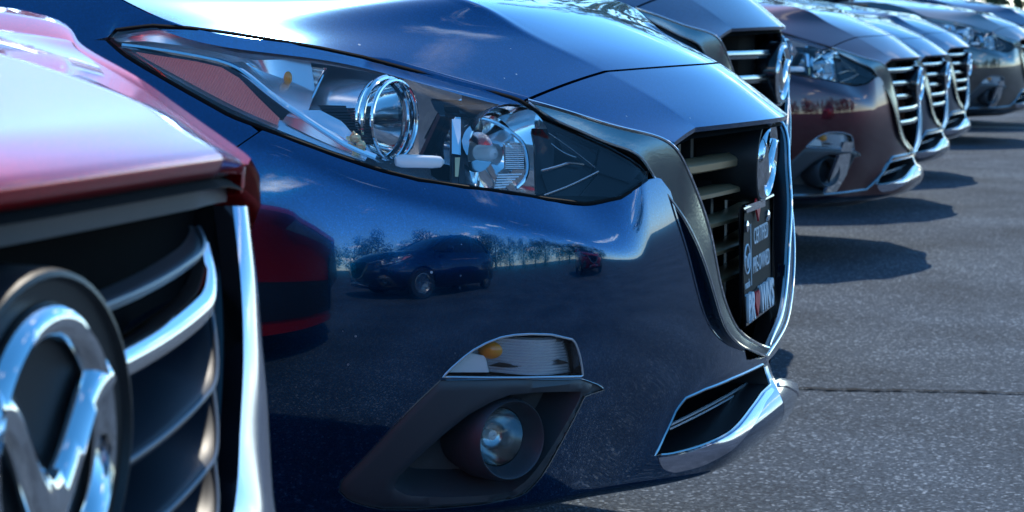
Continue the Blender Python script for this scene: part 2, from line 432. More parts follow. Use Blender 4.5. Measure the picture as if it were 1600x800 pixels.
_n = S.normal(np.array([t_of_v(.6)]), np.array([.5]))[0]
if _n[1] > 0: S.sign = -1; S.ok = ~S.ok
def V_(pts):                                                 # (v,z) list -> (t,z)
    return np.array([(t_of_v(v), z) for v, z in pts])

# hood and nose : centre, crease, edge curves
HC = [at(1221, 183, 0), at(1163, 134, 0), at(1103, 96, -.02), at(1028, 56, 0), at(944, 21, 0), at(878, 1, 0), np.array([-.50, 0, .968]), np.array([-1.3, 0, 1.07])]
HK = [at(1087, 199, -.30), at(1030, 163, -.31), at(947, 116, -.33), at(880, 83, -.36), at(800, 42, -.40), at(720, 2, -.44), np.array([-.54, -.465, .962]), np.array([-1.3, -.52, 1.05])]
HE = [at(1054, 222, -.385), at(930, 188, -.45), at(823, 156.5, -.512), at(690, 121, -.59), at(500, 74, -.68), at(297, 43, -.745), at(120, -38, -.722), np.array([-1.3, -.73, 1.01])]
KEY = [0, .1, .2, .31, .44, .55, .68, 1.0]
for _i in range(1, 6): HC[_i][2] -= .004
for _i in range(1, 6): HK[_i][2] += .004
def hood(s, w, HC=HC, HK=HK, HE=HE, KEY=KEY):
    """s along (0 nose .. 1 cowl), w lateral 0 centre .. 1 right edge ; crease near w=.5"""
    s = np.asarray(s, float); w = np.asarray(w, float)
    C = spl(HC, tt=s, key=KEY); K = spl(HK, tt=s, key=KEY); E = spl(HE, tt=s, key=KEY)
    wc = .5; a = np.clip(w/wc, 0, 2); b = np.clip((w-wc)/(1-wc), -1, 1.05)
    f1 = C+(K-C)*a[..., None]; f1[..., 2] = C[..., 2]+(K[..., 2]-C[..., 2])*a**2
    f1[..., 0] = C[..., 0]+(K[..., 0]-C[..., 0])*a**1.7
    f2 = K+(E-K)*b[..., None]; f2[..., 2] = K[..., 2]+(E[..., 2]-K[..., 2])*(b*.75+.25*b*b)
    m = sm(w, wc-.022, wc+.022)[..., None]
    return f1*(1-m)+f2*m
def hood_grid(s0, s1, n, ws, dz=0.0):
    ss = np.linspace(s0, s1, n); G = []
    for s in ss:
        row = hood(np.full(len(ws), s), ws); row[:, 2] += dz
        left = row[::-1][:-1].copy(); left[:, 1] *= -1
        G.append(np.vstack([left, row]))
    return np.array(G)

# headlight lens : between hood edge and bumper
LT = [(168, 57, -.775), (181, 47, -.772), (237, 40, -.760), (297, 44, -.745), (360, 52, -.725), (430, 63, -.705), (500, 75, -.68), (570, 90, -.65), (637, 108, -.617), (725, 132, -.567), (809, 155, -.520),
      (850, 180, -.502), (900, 203, -.478), (952, 225, -.452), (994, 244, -.428), (1012, 268, -.415)]
LB = [(168, 63), (190, 83), (220, 102), (290, 142), (360, 181), (412, 201), (465, 221), (517, 240), (570, 258), (602, 268), (655, 281), (725, 292), (795, 301), (854, 311), (917, 319), (970, 309), (1013, 282)]
LTp = np.array([at(*p) for p in LT]); LBuv = S.pts(LB); LBp = S.at(LBuv)
LTk = np.array([p[0] for p in LT], float); LBk = np.array([p[0] for p in LB], float)
def lens(a, b):
    a = np.asarray(a, float); b = np.asarray(b, float)
    x = 168+a*(1012.5-168)
    Tp = np.stack([np.interp(x, LTk, LTp[:, k]) for k in range(3)], -1)
    Bp = np.stack([np.interp(x, LBk, LBp[:, k]) for k in range(3)], -1)
    h = .013*np.sin(np.pi*np.clip(a, 0, 1)**.85)**.8
    bb = np.clip(b, 0, 1)
    up = nz(Tp-Bp+1e-9); out = nz(np.cross(np.broadcast_to(np.array([-.5, -.28, .08]), up.shape), up)); out = out*np.where((out*(CP-Tp)).sum(-1) < 0, -1, 1)[..., None]
    return Bp+(Tp-Bp)*b[..., None]+out*(h*4*bb*(1-bb))[..., None]
LS = Surf(lens, 0.0, 1.0, 0.0, 1.0, 200, 40)
LS.ok[:] = True
def inl(px, py, d):
    """point d metres behind the lens seen at that place of the lamp"""
    p = LS.find(px, py); q = LS.at([p])[0]
    return q+nz(q-CP)*d

# ------------------------------------------------------------------ building blocks of a car front
WS = np.concatenate([np.linspace(0, .44, 12), np.linspace(.455, .545, 9), np.linspace(.57, 1, 14)])
S_SEAM = .20
def hood_mesh(name, s0, s1, n, mat, parent, front_lip=False, rear=False):
    G = hood_grid(s0, s1, n, WS)
    e0, e1 = G[:, 0].copy(), G[:, -1].copy()
    e0 += np.array([0, .006, -.016]); e1 += np.array([0, -.006, -.016]); e0[:, 1] += .004; e1[:, 1] += .004
    G = np.concatenate([e0[:, None], G, e1[:, None]], 1)
    if front_lip:
        f1 = G[0].copy(); f1[:, 2] -= .007; f1[:, 0] -= .001
        f2 = f1.copy(); f2[:, 2] -= .004; f2[:, 0] -= .035
        G = np.concatenate([f2[None], f1[None], G])
    else:
        f1 = G[0].copy(); f1[:, 2] -= .012; f1[:, 0] -= .004
        G = np.concatenate([f1[None], G])
    if front_lip:
        r = G[-1].copy(); r[:, 2] -= .012; G = np.concatenate([G, r[None]])
    m = MB().grid(G)
    o = m.build(name, mat, parent, True, 50)
    return o
def flat_strip(m, A, B, lift=None):
    G = np.stack([A, B], 1); m.grid(G); return m
def outline_uv_opening():
    """grille opening, half outline in (v,z)"""
    return [(.0, .772), (.20, .765), (.385, .742), (.372, .715), (.337, .655), (.302, .60), (.267, .545), (.232, .485), (.19, .435), (.12, .40), (0, .388)]

LEGO = [(823, 161, .515), (860, 186, .50), (900, 204, .48), (952, 226, .455), (996, 244, .432), (1022, 280, .41), (1060, 332, .378), (1093, 395, .338), (1115, 461, .298), (1131, 510, .255), (1153, 538, .19), (1175, 549, .11), (1192, 556, .02), (1196, 557, 0)]
LEGI = [(822, 157.5, .513), (860, 168, .495), (900, 180, .474), (970, 201, .435), (1042, 223, .394), (1068, 257, .372), (1087, 301, .337), (1107, 362, .302), (1120, 428, .267), (1131, 472, .236), (1148, 510, .185), (1170, 531, .11), (1192, 542, .02), (1199, 544, 0)]
FOGO = [(688, 594), (654, 626), (620, 660), (560, 724), (532, 752), (529, 768), (545, 783), (572, 792), (600, 797), (650, 797), (700, 794), (745, 790), (780, 784), (805, 779), (824, 770), (836, 758), (846, 746), (860, 724), (872, 702), (900, 650), (914, 620), (930, 614), (946, 609), (935, 601), (910, 592), (800, 592)]
FOGI = [(908, 612), (880, 612), (840, 613), (796, 617), (768, 628), (732, 648), (692, 680), (652, 716), (622, 746), (615, 760), (622, 768), (640, 775), (700, 777), (760, 774), (800, 768), (822, 752), (836, 736), (852, 714), (870, 686), (888, 655), (905, 624)]
DRL = [(692, 589), (706, 575), (724, 559), (740, 547), (760, 536), (784, 527), (804, 523.5), (830, 522), (862, 523), (896, 531), (901, 540), (906, 556), (909, 572), (911, 588), (860, 589), (780, 590)]
SEAMB = [(412, 201), (371, 229)]

def build_body(root, pmat):
    """painted panels, lamps, wing frame, wheels of one car; right half traced, left half mirrored"""
    P = {}
    P['hood'] = hood_mesh('hood', S_SEAM+.0035, 1.0, 46, pmat, root)
    P['nose'] = hood_mesh('nose_panel', 0.0, S_SEAM-.003, 18, pmat, root, True)
    G = hood_grid(.015, 1.0, 30, WS[:-1], -.022)
    o = MB().grid(G).build('hood_liner', M['liner'], root)
    # ---- bumper cover
    seam = S.pts(SEAMB); sa, sb = seam
    slope = (sb[0]-sa[0])/(sb[1]-sa[1])
    zt = sa[1]; zlow = .52
    def seam_t(z): return sa[0]+slope*(z-sa[1])
    sline = [(seam_t(z), z) for z in np.linspace(zlow, zt, 12)]
    lb = [p for p in LBuv if p[0] <= sa[0]+1e-6]
    lb_f = [p for p in LBuv if p[0] > sa[0]+1e-6]
    # edge along the wing frame (slightly under it)
    leg = [S.find(a+9, b-3) for a, b, v in LEGO[5:11]]
    leg = [p for p in leg]
    leg += [np.array([t_of_v(v), z]) for v, z in [(.11, .395), (.05, .388), (0.0, .386)]]
    zb = .228
    arc = [(t, z) for t, z in []]
    tw0 = float(np.interp(.52, -_dense[::1, 0], _arc)); 
    bottom = [(0.0, zb), (tw0, zb)]
    # wheel arch centre
    WX, WZ, WR = -.93, .315, .355
    def t_of_x(x): return float(np.interp(-x, -_dense[:, 0], _arc))
    ang = np.linspace(math.pi, 0, 30)
    archp = [(t_of_x(WX+WR*math.cos(a)*-1), WZ+WR*math.sin(a)) for a in ang]    # from front (x=-.575) round to rear
    archp = [(t, z) for t, z in archp if z > zb]
    # seam meets the arch
    j = next(i for i, (t, z) in enumerate(archp) if t >= seam_t(z)-.0)
    front_arc = archp[:j]
    zj = archp[j][1]
    sline = [(seam_t(z), z) for z in np.linspace(zj, zt, 14)]
    outer = [(0.0, zb), (archp[0][0], zb)]+front_arc+[(t-.0016, z) for t, z in sline]
    outer += [tuple(p) for p in sorted(lb, key=lambda q: -q[0])][0:] + [tuple(p) for p in leg]
    holes = [S.pts(FOGO), S.pts(DRL)]
    P['intake_uv'] = V_([(.394, .293), (.38, .32), (.356, .354), (.335, .368), (.28, .374), (.18, .377), (.02, .377), (.0201, .346), (.08, .341), (.16, .327), (.25, .309), (.33, .2955), (.37, .2915)])
    holes.append(P['intake_uv'])
    P['holes'] = holes
    P['bumper'] = S.panel('bumper', outer, holes, .009, .0055, pmat, root, mirror=True, flange=.012)
    # ---- front fender
    tend = _arc[-1]-.02; zs = .885
    tip = LBuv[0]
    ztop = float(tip[1])
    fo = [(t+.0016, z) for t, z in sline]+[tuple(p) for p in sorted(lb_f, key=lambda q: q[0])]
    fo += [(tip[0]+.03, ztop), (tend, ztop), (tend, zb)]
    rear_arc = [(t, z) for t, z in archp[j:]]
    fo += [(rear_arc[-1][0], zb)]+rear_arc[::-1]
    P['fender'] = S.panel('front_fender', fo, [], .03, .014, pmat, root, flange=.01); mirror_tree(P['fender'], root)
    # fender crown between hood edge and shoulder
    n = 36; u = np.linspace(0, 1, n)
    A = hood(.55+.45*u, np.ones(n)); A[:, 1] -= .004; A[:, 2] -= .001
    lt = LTp[:4][::-1]
    tt = np.linspace(tip[0], tend, 30)
    sh = master(tt, np.full(30, ztop))
    B = resample(np.vstack([lt, sh]), n=n)
    ub = np.concatenate([[0], np.cumsum(np.linalg.norm(np.diff(A, axis=0), axis=1))]); ub /= ub[-1]
    G = []
    for w in np.linspace(0, 1, 9):
        row = A*(1-w)+B*w; row = row+np.array([0, -.35, 1.0])*(.002*4*w*(1-w))*sm(u, 0, .2)[:, None]; G.append(row)
    G = np.array(G); Gm = G*np.array([1, -1, 1])
    P['crown'] = MB().grid(G).build('fender_crown', pmat, root, True, 60); mirror_tree(P['crown'], root)
    # dark liner inside the nose so gaps read black
    m = MB()
    zz = np.linspace(.26, .74, 12); tl = np.linspace(t_of_v(.44), _arc[-1]-.05, 40)
    for sg in (1, -1):
        m.grid(np.array([[(lambda q, nn: (q-nn*.15)*np.array([1, sg, 1]))(S.at([(t, z)])[0], np.array([.55, -.8, 0.])) for z in zz] for t in tl]))
    P['liner'] = m.build('inner_liner', M['liner'], root)
    m = MB()
    for sg in (1, -1):
        m.grid(np.array([[(-.10, sg*0.0, z), (-.12, sg*.3, z), (-.22, sg*.5, z)] for z in np.linspace(.25, .75, 4)]))
    m.build('radiator_panel', M['liner'], root)
    # under-tray
    tl = np.linspace(0, t_of_v(.87), 30); e = S.at(np.stack([tl, np.full(30, zb)], -1))
    m = MB(); G = np.array([np.stack([e[i]+np.array([-.01, 0, 0]), e[i]*np.array([1, .9, 1])+np.array([-.12, 0, -.03]), np.array([-.62, e[i][1]*.75, .17])]) for i in range(30)])
    m.grid(G).grid(G*np.array([1, -1, 1])); m.build('under_tray', M['black'], root)
    return P

def frame_mesh(root, mat):
    O = np.array([at(a, b, -v) for a, b, v in LEGO]); I = np.array([at(a, b, -v) for a, b, v in LEGI])
    n = 90; O = resample(spl(O, 300), n=n); I = resample(spl(I, 300), n=n)
    # raise: section runs outer edge -> ridge near inner edge -> turns inwards
    R = O*.22+I*.78; W = nz(I-O); out = np.array([.80, -.55, -.1]); w = np.linalg.norm(I-O, axis=1)[:, None]
    k = np.minimum(1, w/.03)
    G2 = np.stack([I+np.array([-.0045, .0, 0]), I+np.array([-.05, .012, -.004])*k+np.array([-.004, 0, 0])], 1)
    for sg in (1, -1): MB().grid(G2*np.array([1, sg, 1])).build('grille_surround', M['blackgloss'], root)
    rows = [O+np.array([-.012, .010, 0]), O, O*.6+I*.4+out*.002*k, R+out*.0035*k, I*.97+O*.03+out*.003*k, I+np.array([-.004, .0, 0])]
    G = np.stack(rows, 1)
    m = MB().grid(G).grid(G*np.array([1, -1, 1]), flip=True)
    return m.build('grille_frame', mat, root, True, 40), O, I

def arc_grid(pix_top, pix_bot, d_top, d_bot, n):
    pass

def build_headlight(root, detail=True):
    """right headlight seen through its clear lens"""
    hk = []
    nL = 60
    aa = np.linspace(0, 1, nL)
    top = lens(aa, np.ones(nL)); bot = lens(aa, np.zeros(nL))
    loop = np.vstack([bot, top[::-1]])
    # housing tub
    c = loop.mean(0); back = np.array([-.10, .115, -.004])
    tub = MB()
    r1 = loop.copy(); r2 = loop+back*.45; r3 = loop*.93+c*.07+back*.9
    T_ = np.stack([r1, r2, r3], 1)
    tub.grid(np.concatenate([T_[73:], T_[:47]]))
    h = tub.build('headlight', M['lampgrey'], root, True, 60)
    bk = MB()
    tb = top*.93+c*.07+back*.9; bb = bot*.93+c*.07+back*.9
    bk.grid(np.stack([bb*(1-q)+tb*q for q in (0, .5, 1)], 1)[:48]).build('back_wall', M['lampgrey'], h)
    MB().grid(np.stack([bb*(1-q)+tb*q for q in (0, .5, 1)], 1)[47:]).build('black_back_wall', M['lampblack'], h)
    MB().grid(T_[46:74]).build('black_wall', M['lampblack'], h)
    # lens
    G = np.stack([lens(aa, np.full(nL, b)) for b in np.linspace(0, 1, 16)], 1)
    lo = MB().grid(G).build('lens', M['lens'], h, True, None, (.5, -.8, .3))
    # seal round the lens
    rim = MB().tube(np.vstack([bot[:-1], top[::-1][:-1]]), .0028, 6, closed=True).build('seal', M['rubber'], h)
    def poly(px, d, dep=.012): 
        return [inl(x, y, d) for x, y in px]
    back_d = nz(np.array([-.5, .85, -.05]))
    # silver inner bezel : sheet following the lens, from tip to the projector
    up_px = [(178, 56), (240, 47), (300, 50), (370, 60), (440, 72), (510, 85), (580, 99), (640, 116), (700, 133), (745, 147)]
    lo_px = [(180, 66), (232, 98), (292, 132), (360, 170), (420, 197), (470, 215), (520, 232), (572, 248), (640, 205), (700, 150)]
    ridge = [(192, 71), (225, 75), (265, 81), (305, 88), (339, 95), (360, 102), (374, 109), (392, 122), (416, 142), (445, 164), (475, 184), (505, 204), (535, 223), (560, 235), (587, 246)]
    rg = np.array([inl(x, y, .016) for x, y in ridge])
    up = resample(np.array([inl(x, y, .006) for x, y in up_px[:8]]), n=30)
    up2 = resample(np.array([inl(x, y+5, .030) for x, y in up_px[:8]]), n=30)
    mid_px = [(184, 66), (230, 64), (290, 72), (340, 82), (395, 94), (450, 93), (520, 103), (600, 118)]
    mid = resample(np.array([inl(x, y, .035) for x, y in mid_px]), n=30)
    MB().grid(np.stack([up, up2, mid], 1)).build('upper_bezel', M['lampgrey'], h)
    rr = resample(rg, n=30)[:22]
    deep = resample(np.array([inl(x, y, .06) for x, y in [(188, 67), (250, 75), (310, 84), (370, 98), (400, 112), (430, 135), (460, 158), (500, 190)]]), n=22)
    mid2 = mid[:22]
    MB().grid(np.stack([mid2, deep*.5+mid2*.5, rr], 1)).build('inner_bezel', M['lampgrey'], h)
    # the bright chrome ridge line
    MB().tube(resample(rg, n=60), .0042, 8).build('chrome_ridge', M['chrome'], h)
    # red side reflector
    red = [(213, 81), (255, 88), (307, 96), (346, 105), (374, 122), (405, 154), (437, 184), (436, 196), (395, 179), (342, 153), (290, 125), (237, 97)]
    rt = np.array([inl(x, y, .018) for x, y in [(213, 81), (255, 88), (307, 96), (346, 105), (374, 122), (405, 154), (437, 185)]])
    rb = np.array([inl(x, y, .018) for x, y in [(213, 83), (237, 97), (290, 126), (342, 154), (370, 168), (398, 181), (434, 196)]])
    rt = resample(rt, n=121); rb = resample(rb, n=121)
    wig = (np.arange(121) % 2)[:, None]*nz(CP-rt)*.0016
    MB().grid(np.stack([rb+wig, rb*.5+rt*.5+wig, rt+wig], 1)).build('side_reflector', M['redref'], h, False)
    # lower clear strip under it
    MB().grid(np.stack([resample(np.array([inl(x, y, .020) for x, y in [(185, 74), (237, 103), (290, 133), (342, 161), (395, 186), (450, 209), (520, 236), (570, 252)]]), n=24),
                        resample(np.array([inl(x, y, .026) for x, y in [(195, 74), (237, 97), (290, 125), (342, 153), (395, 179), (450, 190), (520, 218), (575, 244)]]), n=24)], 1)).build('lower_bezel', M['lampgrey'], h)
    # turn-signal pocket with ribs
    pk_t = resample(np.array([inl(x, y, .045) for x, y in [(385, 98), (420, 97), (460, 101), (509, 108)]]), n=28)
    pk_b = resample(np.array([inl(x, y, .045) for x, y in [(387, 100), (410, 117), (450, 151), (481, 166)]]), n=28)
    q = np.linspace(0, 1, 15)
    G = np.stack([pk_b*(1-w)+pk_t*w+nz(np.array([-.4, .9, 0]))*(.014*(4*w*(1-w))+.0035*(k % 2)) for k, w in enumerate(q)], 1)
    MB().grid(G).build('turn_signal_reflector', M['lampgrey'], h, False)
    MB().tube(np.vstack([pk_t, pk_b[::-1]]), .0022, 6, closed=True).build('pocket_rim', M['chrome'], h)
    MB().ball(inl(450, 122, .040), (.006, .006, .009), 10).build('turn_bulb', M['amber'], h)
    # sheet between pocket and ridge (silver blade)
    bl_t = resample(np.array([inl(x, y, .035) for x, y in [(380, 96), (402, 114), (430, 138), (460, 160), (490, 178), (530, 205)]]), n=20)
    bl_b = resample(np.array([inl(x, y, .018) for x, y in [(350, 99), (378, 112), (410, 138), (445, 165), (480, 188), (535, 224)]]), n=20)
    MB().grid(np.stack([bl_b, bl_t], 1)).build('silver_blade', M['lampgrey'], h)
    # projector barrel : half tube lying along X behind the ring
    ax = nz(np.array([.97, -.24, 0.0]))
    rc = inl(603, 187, .055)
    bar = MB().lathe([(.052, -.09), (.054, -.05), (.050, -.012)], rc, ax, 32)
    bar.build('projector_barrel', M['lampgrey'], h)
    sh = [inl(x, y, .030) for x, y in [(497, 158), (520, 150), (577, 168), (582, 222), (566, 224), (545, 198), (515, 178)]]
    # black finned panel under the barrel
    m = MB()
    for k in range(13):
        y = 168+k*4.3; xa = 500+max(0, (k-3))*3.4
        m.prism([inl(xa, y, .026), inl(580, y+1, .026), inl(580, y+3.2, .026), inl(xa+2, y+2.6, .026)], back_d*.006)
    m.build('black_fins', M['black'], h, False)
    mk('fin_plate', [inl(x, y, .034) for x, y in [(496, 164), (582, 166), (584, 226), (560, 226), (530, 200)]], [(0, 1, 2, 3, 4)], M['ribblack'], h, False)
    # cream shade sweeping below the barrel
    ct = resample(np.array([inl(x, y, .024) for x, y in [(455, 172), (500, 172), (535, 190), (556, 215)]]), n=14)
    cb = resample(np.array([inl(x, y, .022) for x, y in [(440, 190), (480, 210), (515, 226), (550, 240)]]), n=14)
    MB().grid(np.stack([cb, cb*.5+ct*.5+nz(CP-ct)*.008, ct], 1)).build('cream_shade', M['lampgrey'], h)
    # projector ring and lens
    for k, (dx, R_, w_) in enumerate(((0, .056, .0045), (.014, .053, .003), (-.012, .052, .003))):
        a = np.arange(40)*2*math.pi/40; u_ = nz(np.cross(ax, [0, 0, 1.0])); P_ = [rc+ax*dx+R_*(math.cos(t)*u_+math.sin(t)*np.array([0, 0, 1.0])) for t in a]
        MB().tube(P_, w_, 8, closed=True).build('projector_ring', M['chrome'], h)
    MB().lathe([(.001, .020), (.025, .016), (.042, .004), (.048, -.008)], rc, ax, 28).build('projector_lens', M['lens_small'], h, True, None, ax)
    MB().lathe([(.048, -.006), (.040, -.03), (.022, -.055), (.001, -.06)], rc, ax, 28).build('projector_bowl', M['reflect'], h)
    am = MB(); ac = inl(553, 226, .02)
    for k in range(5):
        am.ball(ac+np.array([.010*math.cos(k*1.26), .0, .009*math.sin(k*1.26)]), (.007, .006, .006), 7)
    am.tube([ac+np.array([-.018, 0, -.008]), ac+np.array([0, 0, .016]), ac+np.array([.016, 0, -.004])], .0028, 6)
    am.build('amber_bulb', M['cream'], h)
    # mirrored panel between the two lamps
    mp = [inl(631, 110, .016), inl(722, 138, .016), inl(716, 262, .128), inl(622, 242, .120)]
    t0, t1, b1, b0 = mp; b0 = b1+(t0-t1)*.98-(t1-b1)*.02
    G = np.array([[(1-v)*((1-u)*t0+u*t1)+v*((1-u)*b0+u*b1) for v in np.linspace(0, 1, 6)] for u in np.linspace(0, 1, 8)])
    MB().grid(G).build('mirror_panel', M['smoke_mirror'], h, False)
    ln = MB()
    bar_ = [inl(x, y, .030) for x, y in [(624, 242), (690, 241), (697, 247), (695, 256), (686, 264), (626, 260)]]
    ln.tube(np.array([inl(x, y, .036) for x, y in [(618, 252), (626, 251.5), (650, 252), (676, 253), (688, 253), (693, 253)]]), [.006, .0088, .0088, .0088, .0075, .003], 12).build('light_bar', M['whitepl'], h, True, 30)
    # main beam : visor, bowl, bulb, ribs
    bc = inl(768, 240, .075)
    bx = nz(np.array([.80, -.60, .0]))
    MB().lathe([(.070, .045), (.066, .02), (.052, -.015), (.028, -.035), (.004, -.04)], bc, bx, 40, cap1=True).build('main_reflector', M['reflect'], h, True, 25)
    vis_f = resample(np.array([inl(x, y, .020) for x, y in [(694, 167), (735, 167), (780, 166), (805, 160), (815, 158)]]), n=18)
    vis_b = resample(np.array([inl(x, y, .055) for x, y in [(696, 182), (740, 184), (780, 184), (808, 180), (828, 184)]]), n=18)
    MB().grid(np.stack([vis_f+np.array([0, 0, .003]), vis_f, vis_f*.5+vis_b*.5+np.array([0, 0, -.004]), vis_b], 1)).build('visor', M['blackgloss'], h)
    m = MB()
    for k in range(15):
        y = 226+k*3.0
        if y > 262: break
        m.prism([inl(790, y, .045), inl(819, y, .040), inl(819, y+1.6, .040), inl(790, y+1.6, .045)], back_d*.006)
    m.build('reflector_rib', M['whitepl'], h, False)
    mk('rib_plate', [inl(x, y, .055) for x, y in [(786, 224), (821, 224), (822, 264), (788, 266)]], [(0, 1, 2, 3)], M['reflect'], h, False)
    m = MB()
    for k in range(6):
        y = 272+k*4.0
        m.prism([inl(778-k, y, .036), inl(816-k*5, y-1, .032), inl(815-k*5, y+1.2, .032), inl(778-k, y+2.2, .036)], back_d*.006)
    m.build('lower_rib', M['whitepl'], h, False)
    MB().tube(spl(np.array([inl(x, y, .038) for x, y in [(745, 184), (775, 192), (800, 208), (815, 222), (823, 245), (822, 275), (806, 294)]]), 40), .003, 7).build('beam_rim', M['chrome'], h)
    m = MB().lathe([(.011, 0), (.011, .03), (.007, .036), (.001, .038)], bc-bx*.03, bx, 14); m.build('bulb', M['whitepl'], h)
    m = MB()
    for x0, x1 in ((706, 716), (717, 726)):
        m.prism([inl(x0, 188, .035), inl(x1, 188, .035), inl(x1, 288, .035), inl(x0, 286, .035)], back_d*.014)
    m.build('lamp_divider', M['black'], h, False)
    mk('divider_face', [inl(x, y, .033) for x, y in [(706, 186), (720, 186), (720, 242), (706, 240)]], [(0, 1, 2, 3)], M['reflect'], h, False)
    mk('amber_strip', [inl(x, y, .033) for x, y in [(711, 246), (719, 246), (716, 276), (711, 276)]], [(0, 1, 2, 3)], M['cream'], h, False)
    # black facets at the inner end
    for px, d, mt in (([(828, 188), (868, 205), (862, 300), (838, 304), (836, 230)], .022, 'lampblack'),
                      ([(868, 205), (938, 232), (925, 262), (880, 240)], .016, 'lampgloss'),
                      ([(846, 272), (905, 254), (940, 258), (906, 306), (858, 306)], .020, 'lampgloss'),
                      ([(938, 232), (1000, 268), (985, 286), (930, 268)], .010, 'lampblack'),
                      ([(906, 306), (940, 266), (1002, 282), (960, 308)], .014, 'lampblack')):
        MB().prism(poly(px, d), back_d*.01).build('inner_facet', M[mt], h, False)
    for px, r in (([(846, 267), (875, 259), (890, 255), (912, 257)], .0018), ([(830, 190), (868, 215), (905, 242), (930, 262)], .0009), ([(858, 222), (880, 238), (900, 246)], .0008), ([(850, 305), (890, 290), (935, 268)], .0012)):
        MB().tube(spl(np.array([inl(x, y, .010) for x, y in px]), 14), r, 6).build('chrome_line', M['dark_chrome'], h)
    return h

def push(uv, d):
    return S.at(uv)-S.nm(uv)*np.asarray(d)[..., None]
def build_fog(root):
    fo = resample(S.pts(FOGO), n=120, closed=True)
    bz = MB()
    uvO = S.pts(FOGO); uvI = S.pts(FOGI)
    # face between outer outline and pocket rim
    def tri_band(O, I, dO, dI, name, mat):
        Or = resample(O, step=.008, closed=True); Ir = resample(I, step=.008, closed=True)
        V = [Vector(map(float, p)) for p in np.vstack([Or, Ir])]; a = len(Or); b = len(Ir)
        E = [(i, (i+1) % a) for i in range(a)]+[(a+i, a+(i+1) % b) for i in range(b)]
        # extra points in the band
        x0, y0 = Or.min(0); x1, y1 = Or.max(0)
        gx, gy = np.meshgrid(np.arange(x0, x1, .008), np.arange(y0, y1, .008)); Gp = np.stack([gx.ravel(), gy.ravel()], -1)
        m = inside(Or, Gp) & ~inside(Ir, Gp) & (dist_poly(Or, Gp) > .004) & (dist_poly(Ir, Gp) > .004)
        V += [Vector(map(float, p)) for p in Gp[m]]
        r = delaunay_2d_cdt(V, E, [], 0, 1e-7); UV = np.array([tuple(v) for v in r[0]]); T = np.array(r[2]); c = UV[T].mean(1)
        T = T[inside(Or, c) & ~inside(Ir, c)]
        eo = dist_poly(Or, UV); ei = dist_poly(Ir, UV)
        f = eo/(eo+ei+1e-9)
        dd = dO+(dI-dO)*f-.004*np.minimum(1, eo/.006)*np.minimum(1, ei/.006)
        return MB().add(push(UV, dd), [tuple(t) for t in T]), Or, Ir
    m, Or, Ir = tri_band(uvO, uvI, .003, .000, '', None)
    # pocket walls going in, with a rounded shoulder
    c = Ir.mean(0); L = len(Ir)
    rings = [push(Ir, np.full(L, .0)), push(Ir*.985+c*.015, np.full(L, .006)), push(Ir*.95+c*.05, np.full(L, .022)), push(Ir*.88+c*.12, np.full(L, .055)), push(Ir*.6+c*.4, np.full(L, .060)), push(Ir*.02+c*.98, np.full(L, .062))]
    m.grid(np.stack(rings, 1), closed_u=True)
    o = m.build('fog_lamp', M['bezel'], root, True, 38)
    edge = S.at(Or)-S.nm(Or)*.001
    k = [i for i, p in enumerate(proj(edge)) if not (p[1] < 640 and p[0] < 905)]
    MB().tube(edge, .0013, 5, closed=True).build('bezel_edge', M['dark_chrome'], o)
    ax = nz(np.array([.80, -.60, .0])); fc = at(800, 688, -.655)
    bz = MB().lathe([(.030, -.115), (.052, -.105), (.060, -.06), (.058, -.02), (.0545, -.002), (.0525, .001), (.0505, -.001), (.0465, -.018), (.040, -.03)], fc, ax, 48)
    bz.build('lamp_tube', M['bezel'], o, True, 45)
    MB().lathe([(.0012, -.020), (.02, -.021), (.034, -.026), (.0385, -.029)], fc, ax, 36).build('fog_lens', M['lens_small'], o, True, None, ax)
    MB().lathe([(.039, -.03), (.030, -.055), (.016, -.066), (.001, -.068)], fc, ax, 36).build('fog_reflector', M['dark_chrome'], o, True, None)
    for R_, h_ in ((.033, -.028), (.025, -.026), (.018, -.025)):
        u_ = nz(np.cross(ax, [0, 0, 1.0])); a = np.arange(36)*2*math.pi/36
        MB().tube([fc+ax*h_+R_*(math.cos(t)*u_+math.sin(t)*np.array([0, 0, 1.])) for t in a], .0016, 6, closed=True).build('lens_ring', M['lens_small'], o)
    MB().lathe([(.007, -.06), (.007, -.045), (.001, -.042)], fc, ax, 12).build('fog_bulb', M['whitepl'], o)
    # ---- turn lamp above
    D = resample(S.pts(DRL), step=.006, closed=True); L = len(D); c = D.mean(0)
    m = MB(); rings = [push(D, np.full(L, .001)), push(D*.97+c*.03, np.full(L, .018))]
    m.grid(np.stack(rings, 1), closed_u=True); t = m.build('turn_lamp', M['blackgloss'], root, True, 40)
    lens_o = S.panel('lens', D*.985+c*.015, [], .008, .006, M['lens_small'], t, off=.0015)
    MB().tube(S.at(D), .0016, 6, closed=True).build('lens_edge', M['lampgrey'], t)
    # back reflector : horizontal ribs with depth
    m = MB(); rows = 13
    for k in range(rows):
        y0 = 529+k*4.6; y1 = y0+2.8
        xl = np.interp(y0, [524, 540, 560, 590], [790, 752, 724, 692])+6; xr = np.interp(y0, [524, 532, 560, 590], [860, 893, 904, 908])-3
        xs = np.linspace(xl, xr, 14)
        def dp(x): return .016+.010*math.sin((x-690)/220*math.pi*2.2)
        A = np.array([push(np.array([S.find(x, y0)]), np.array([dp(x)]))[0] for x in xs]); B = np.array([push(np.array([S.find(x, y1)]), np.array([dp(x)-.004]))[0] for x in xs]); C_ = np.array([push(np.array([S.find(x, y0+4.6)]), np.array([dp(x)]))[0] for x in xs])
        m.grid(np.stack([A, B, C_], 1))
    m.build('ribbed_reflector', M['lampgrey'], t, False)
    bp = [push(np.array([S.find(x, y)]), np.array([.012]))[0] for x, y in [(700, 586), (768, 586), (762, 560), (740, 556), (724, 566)]]
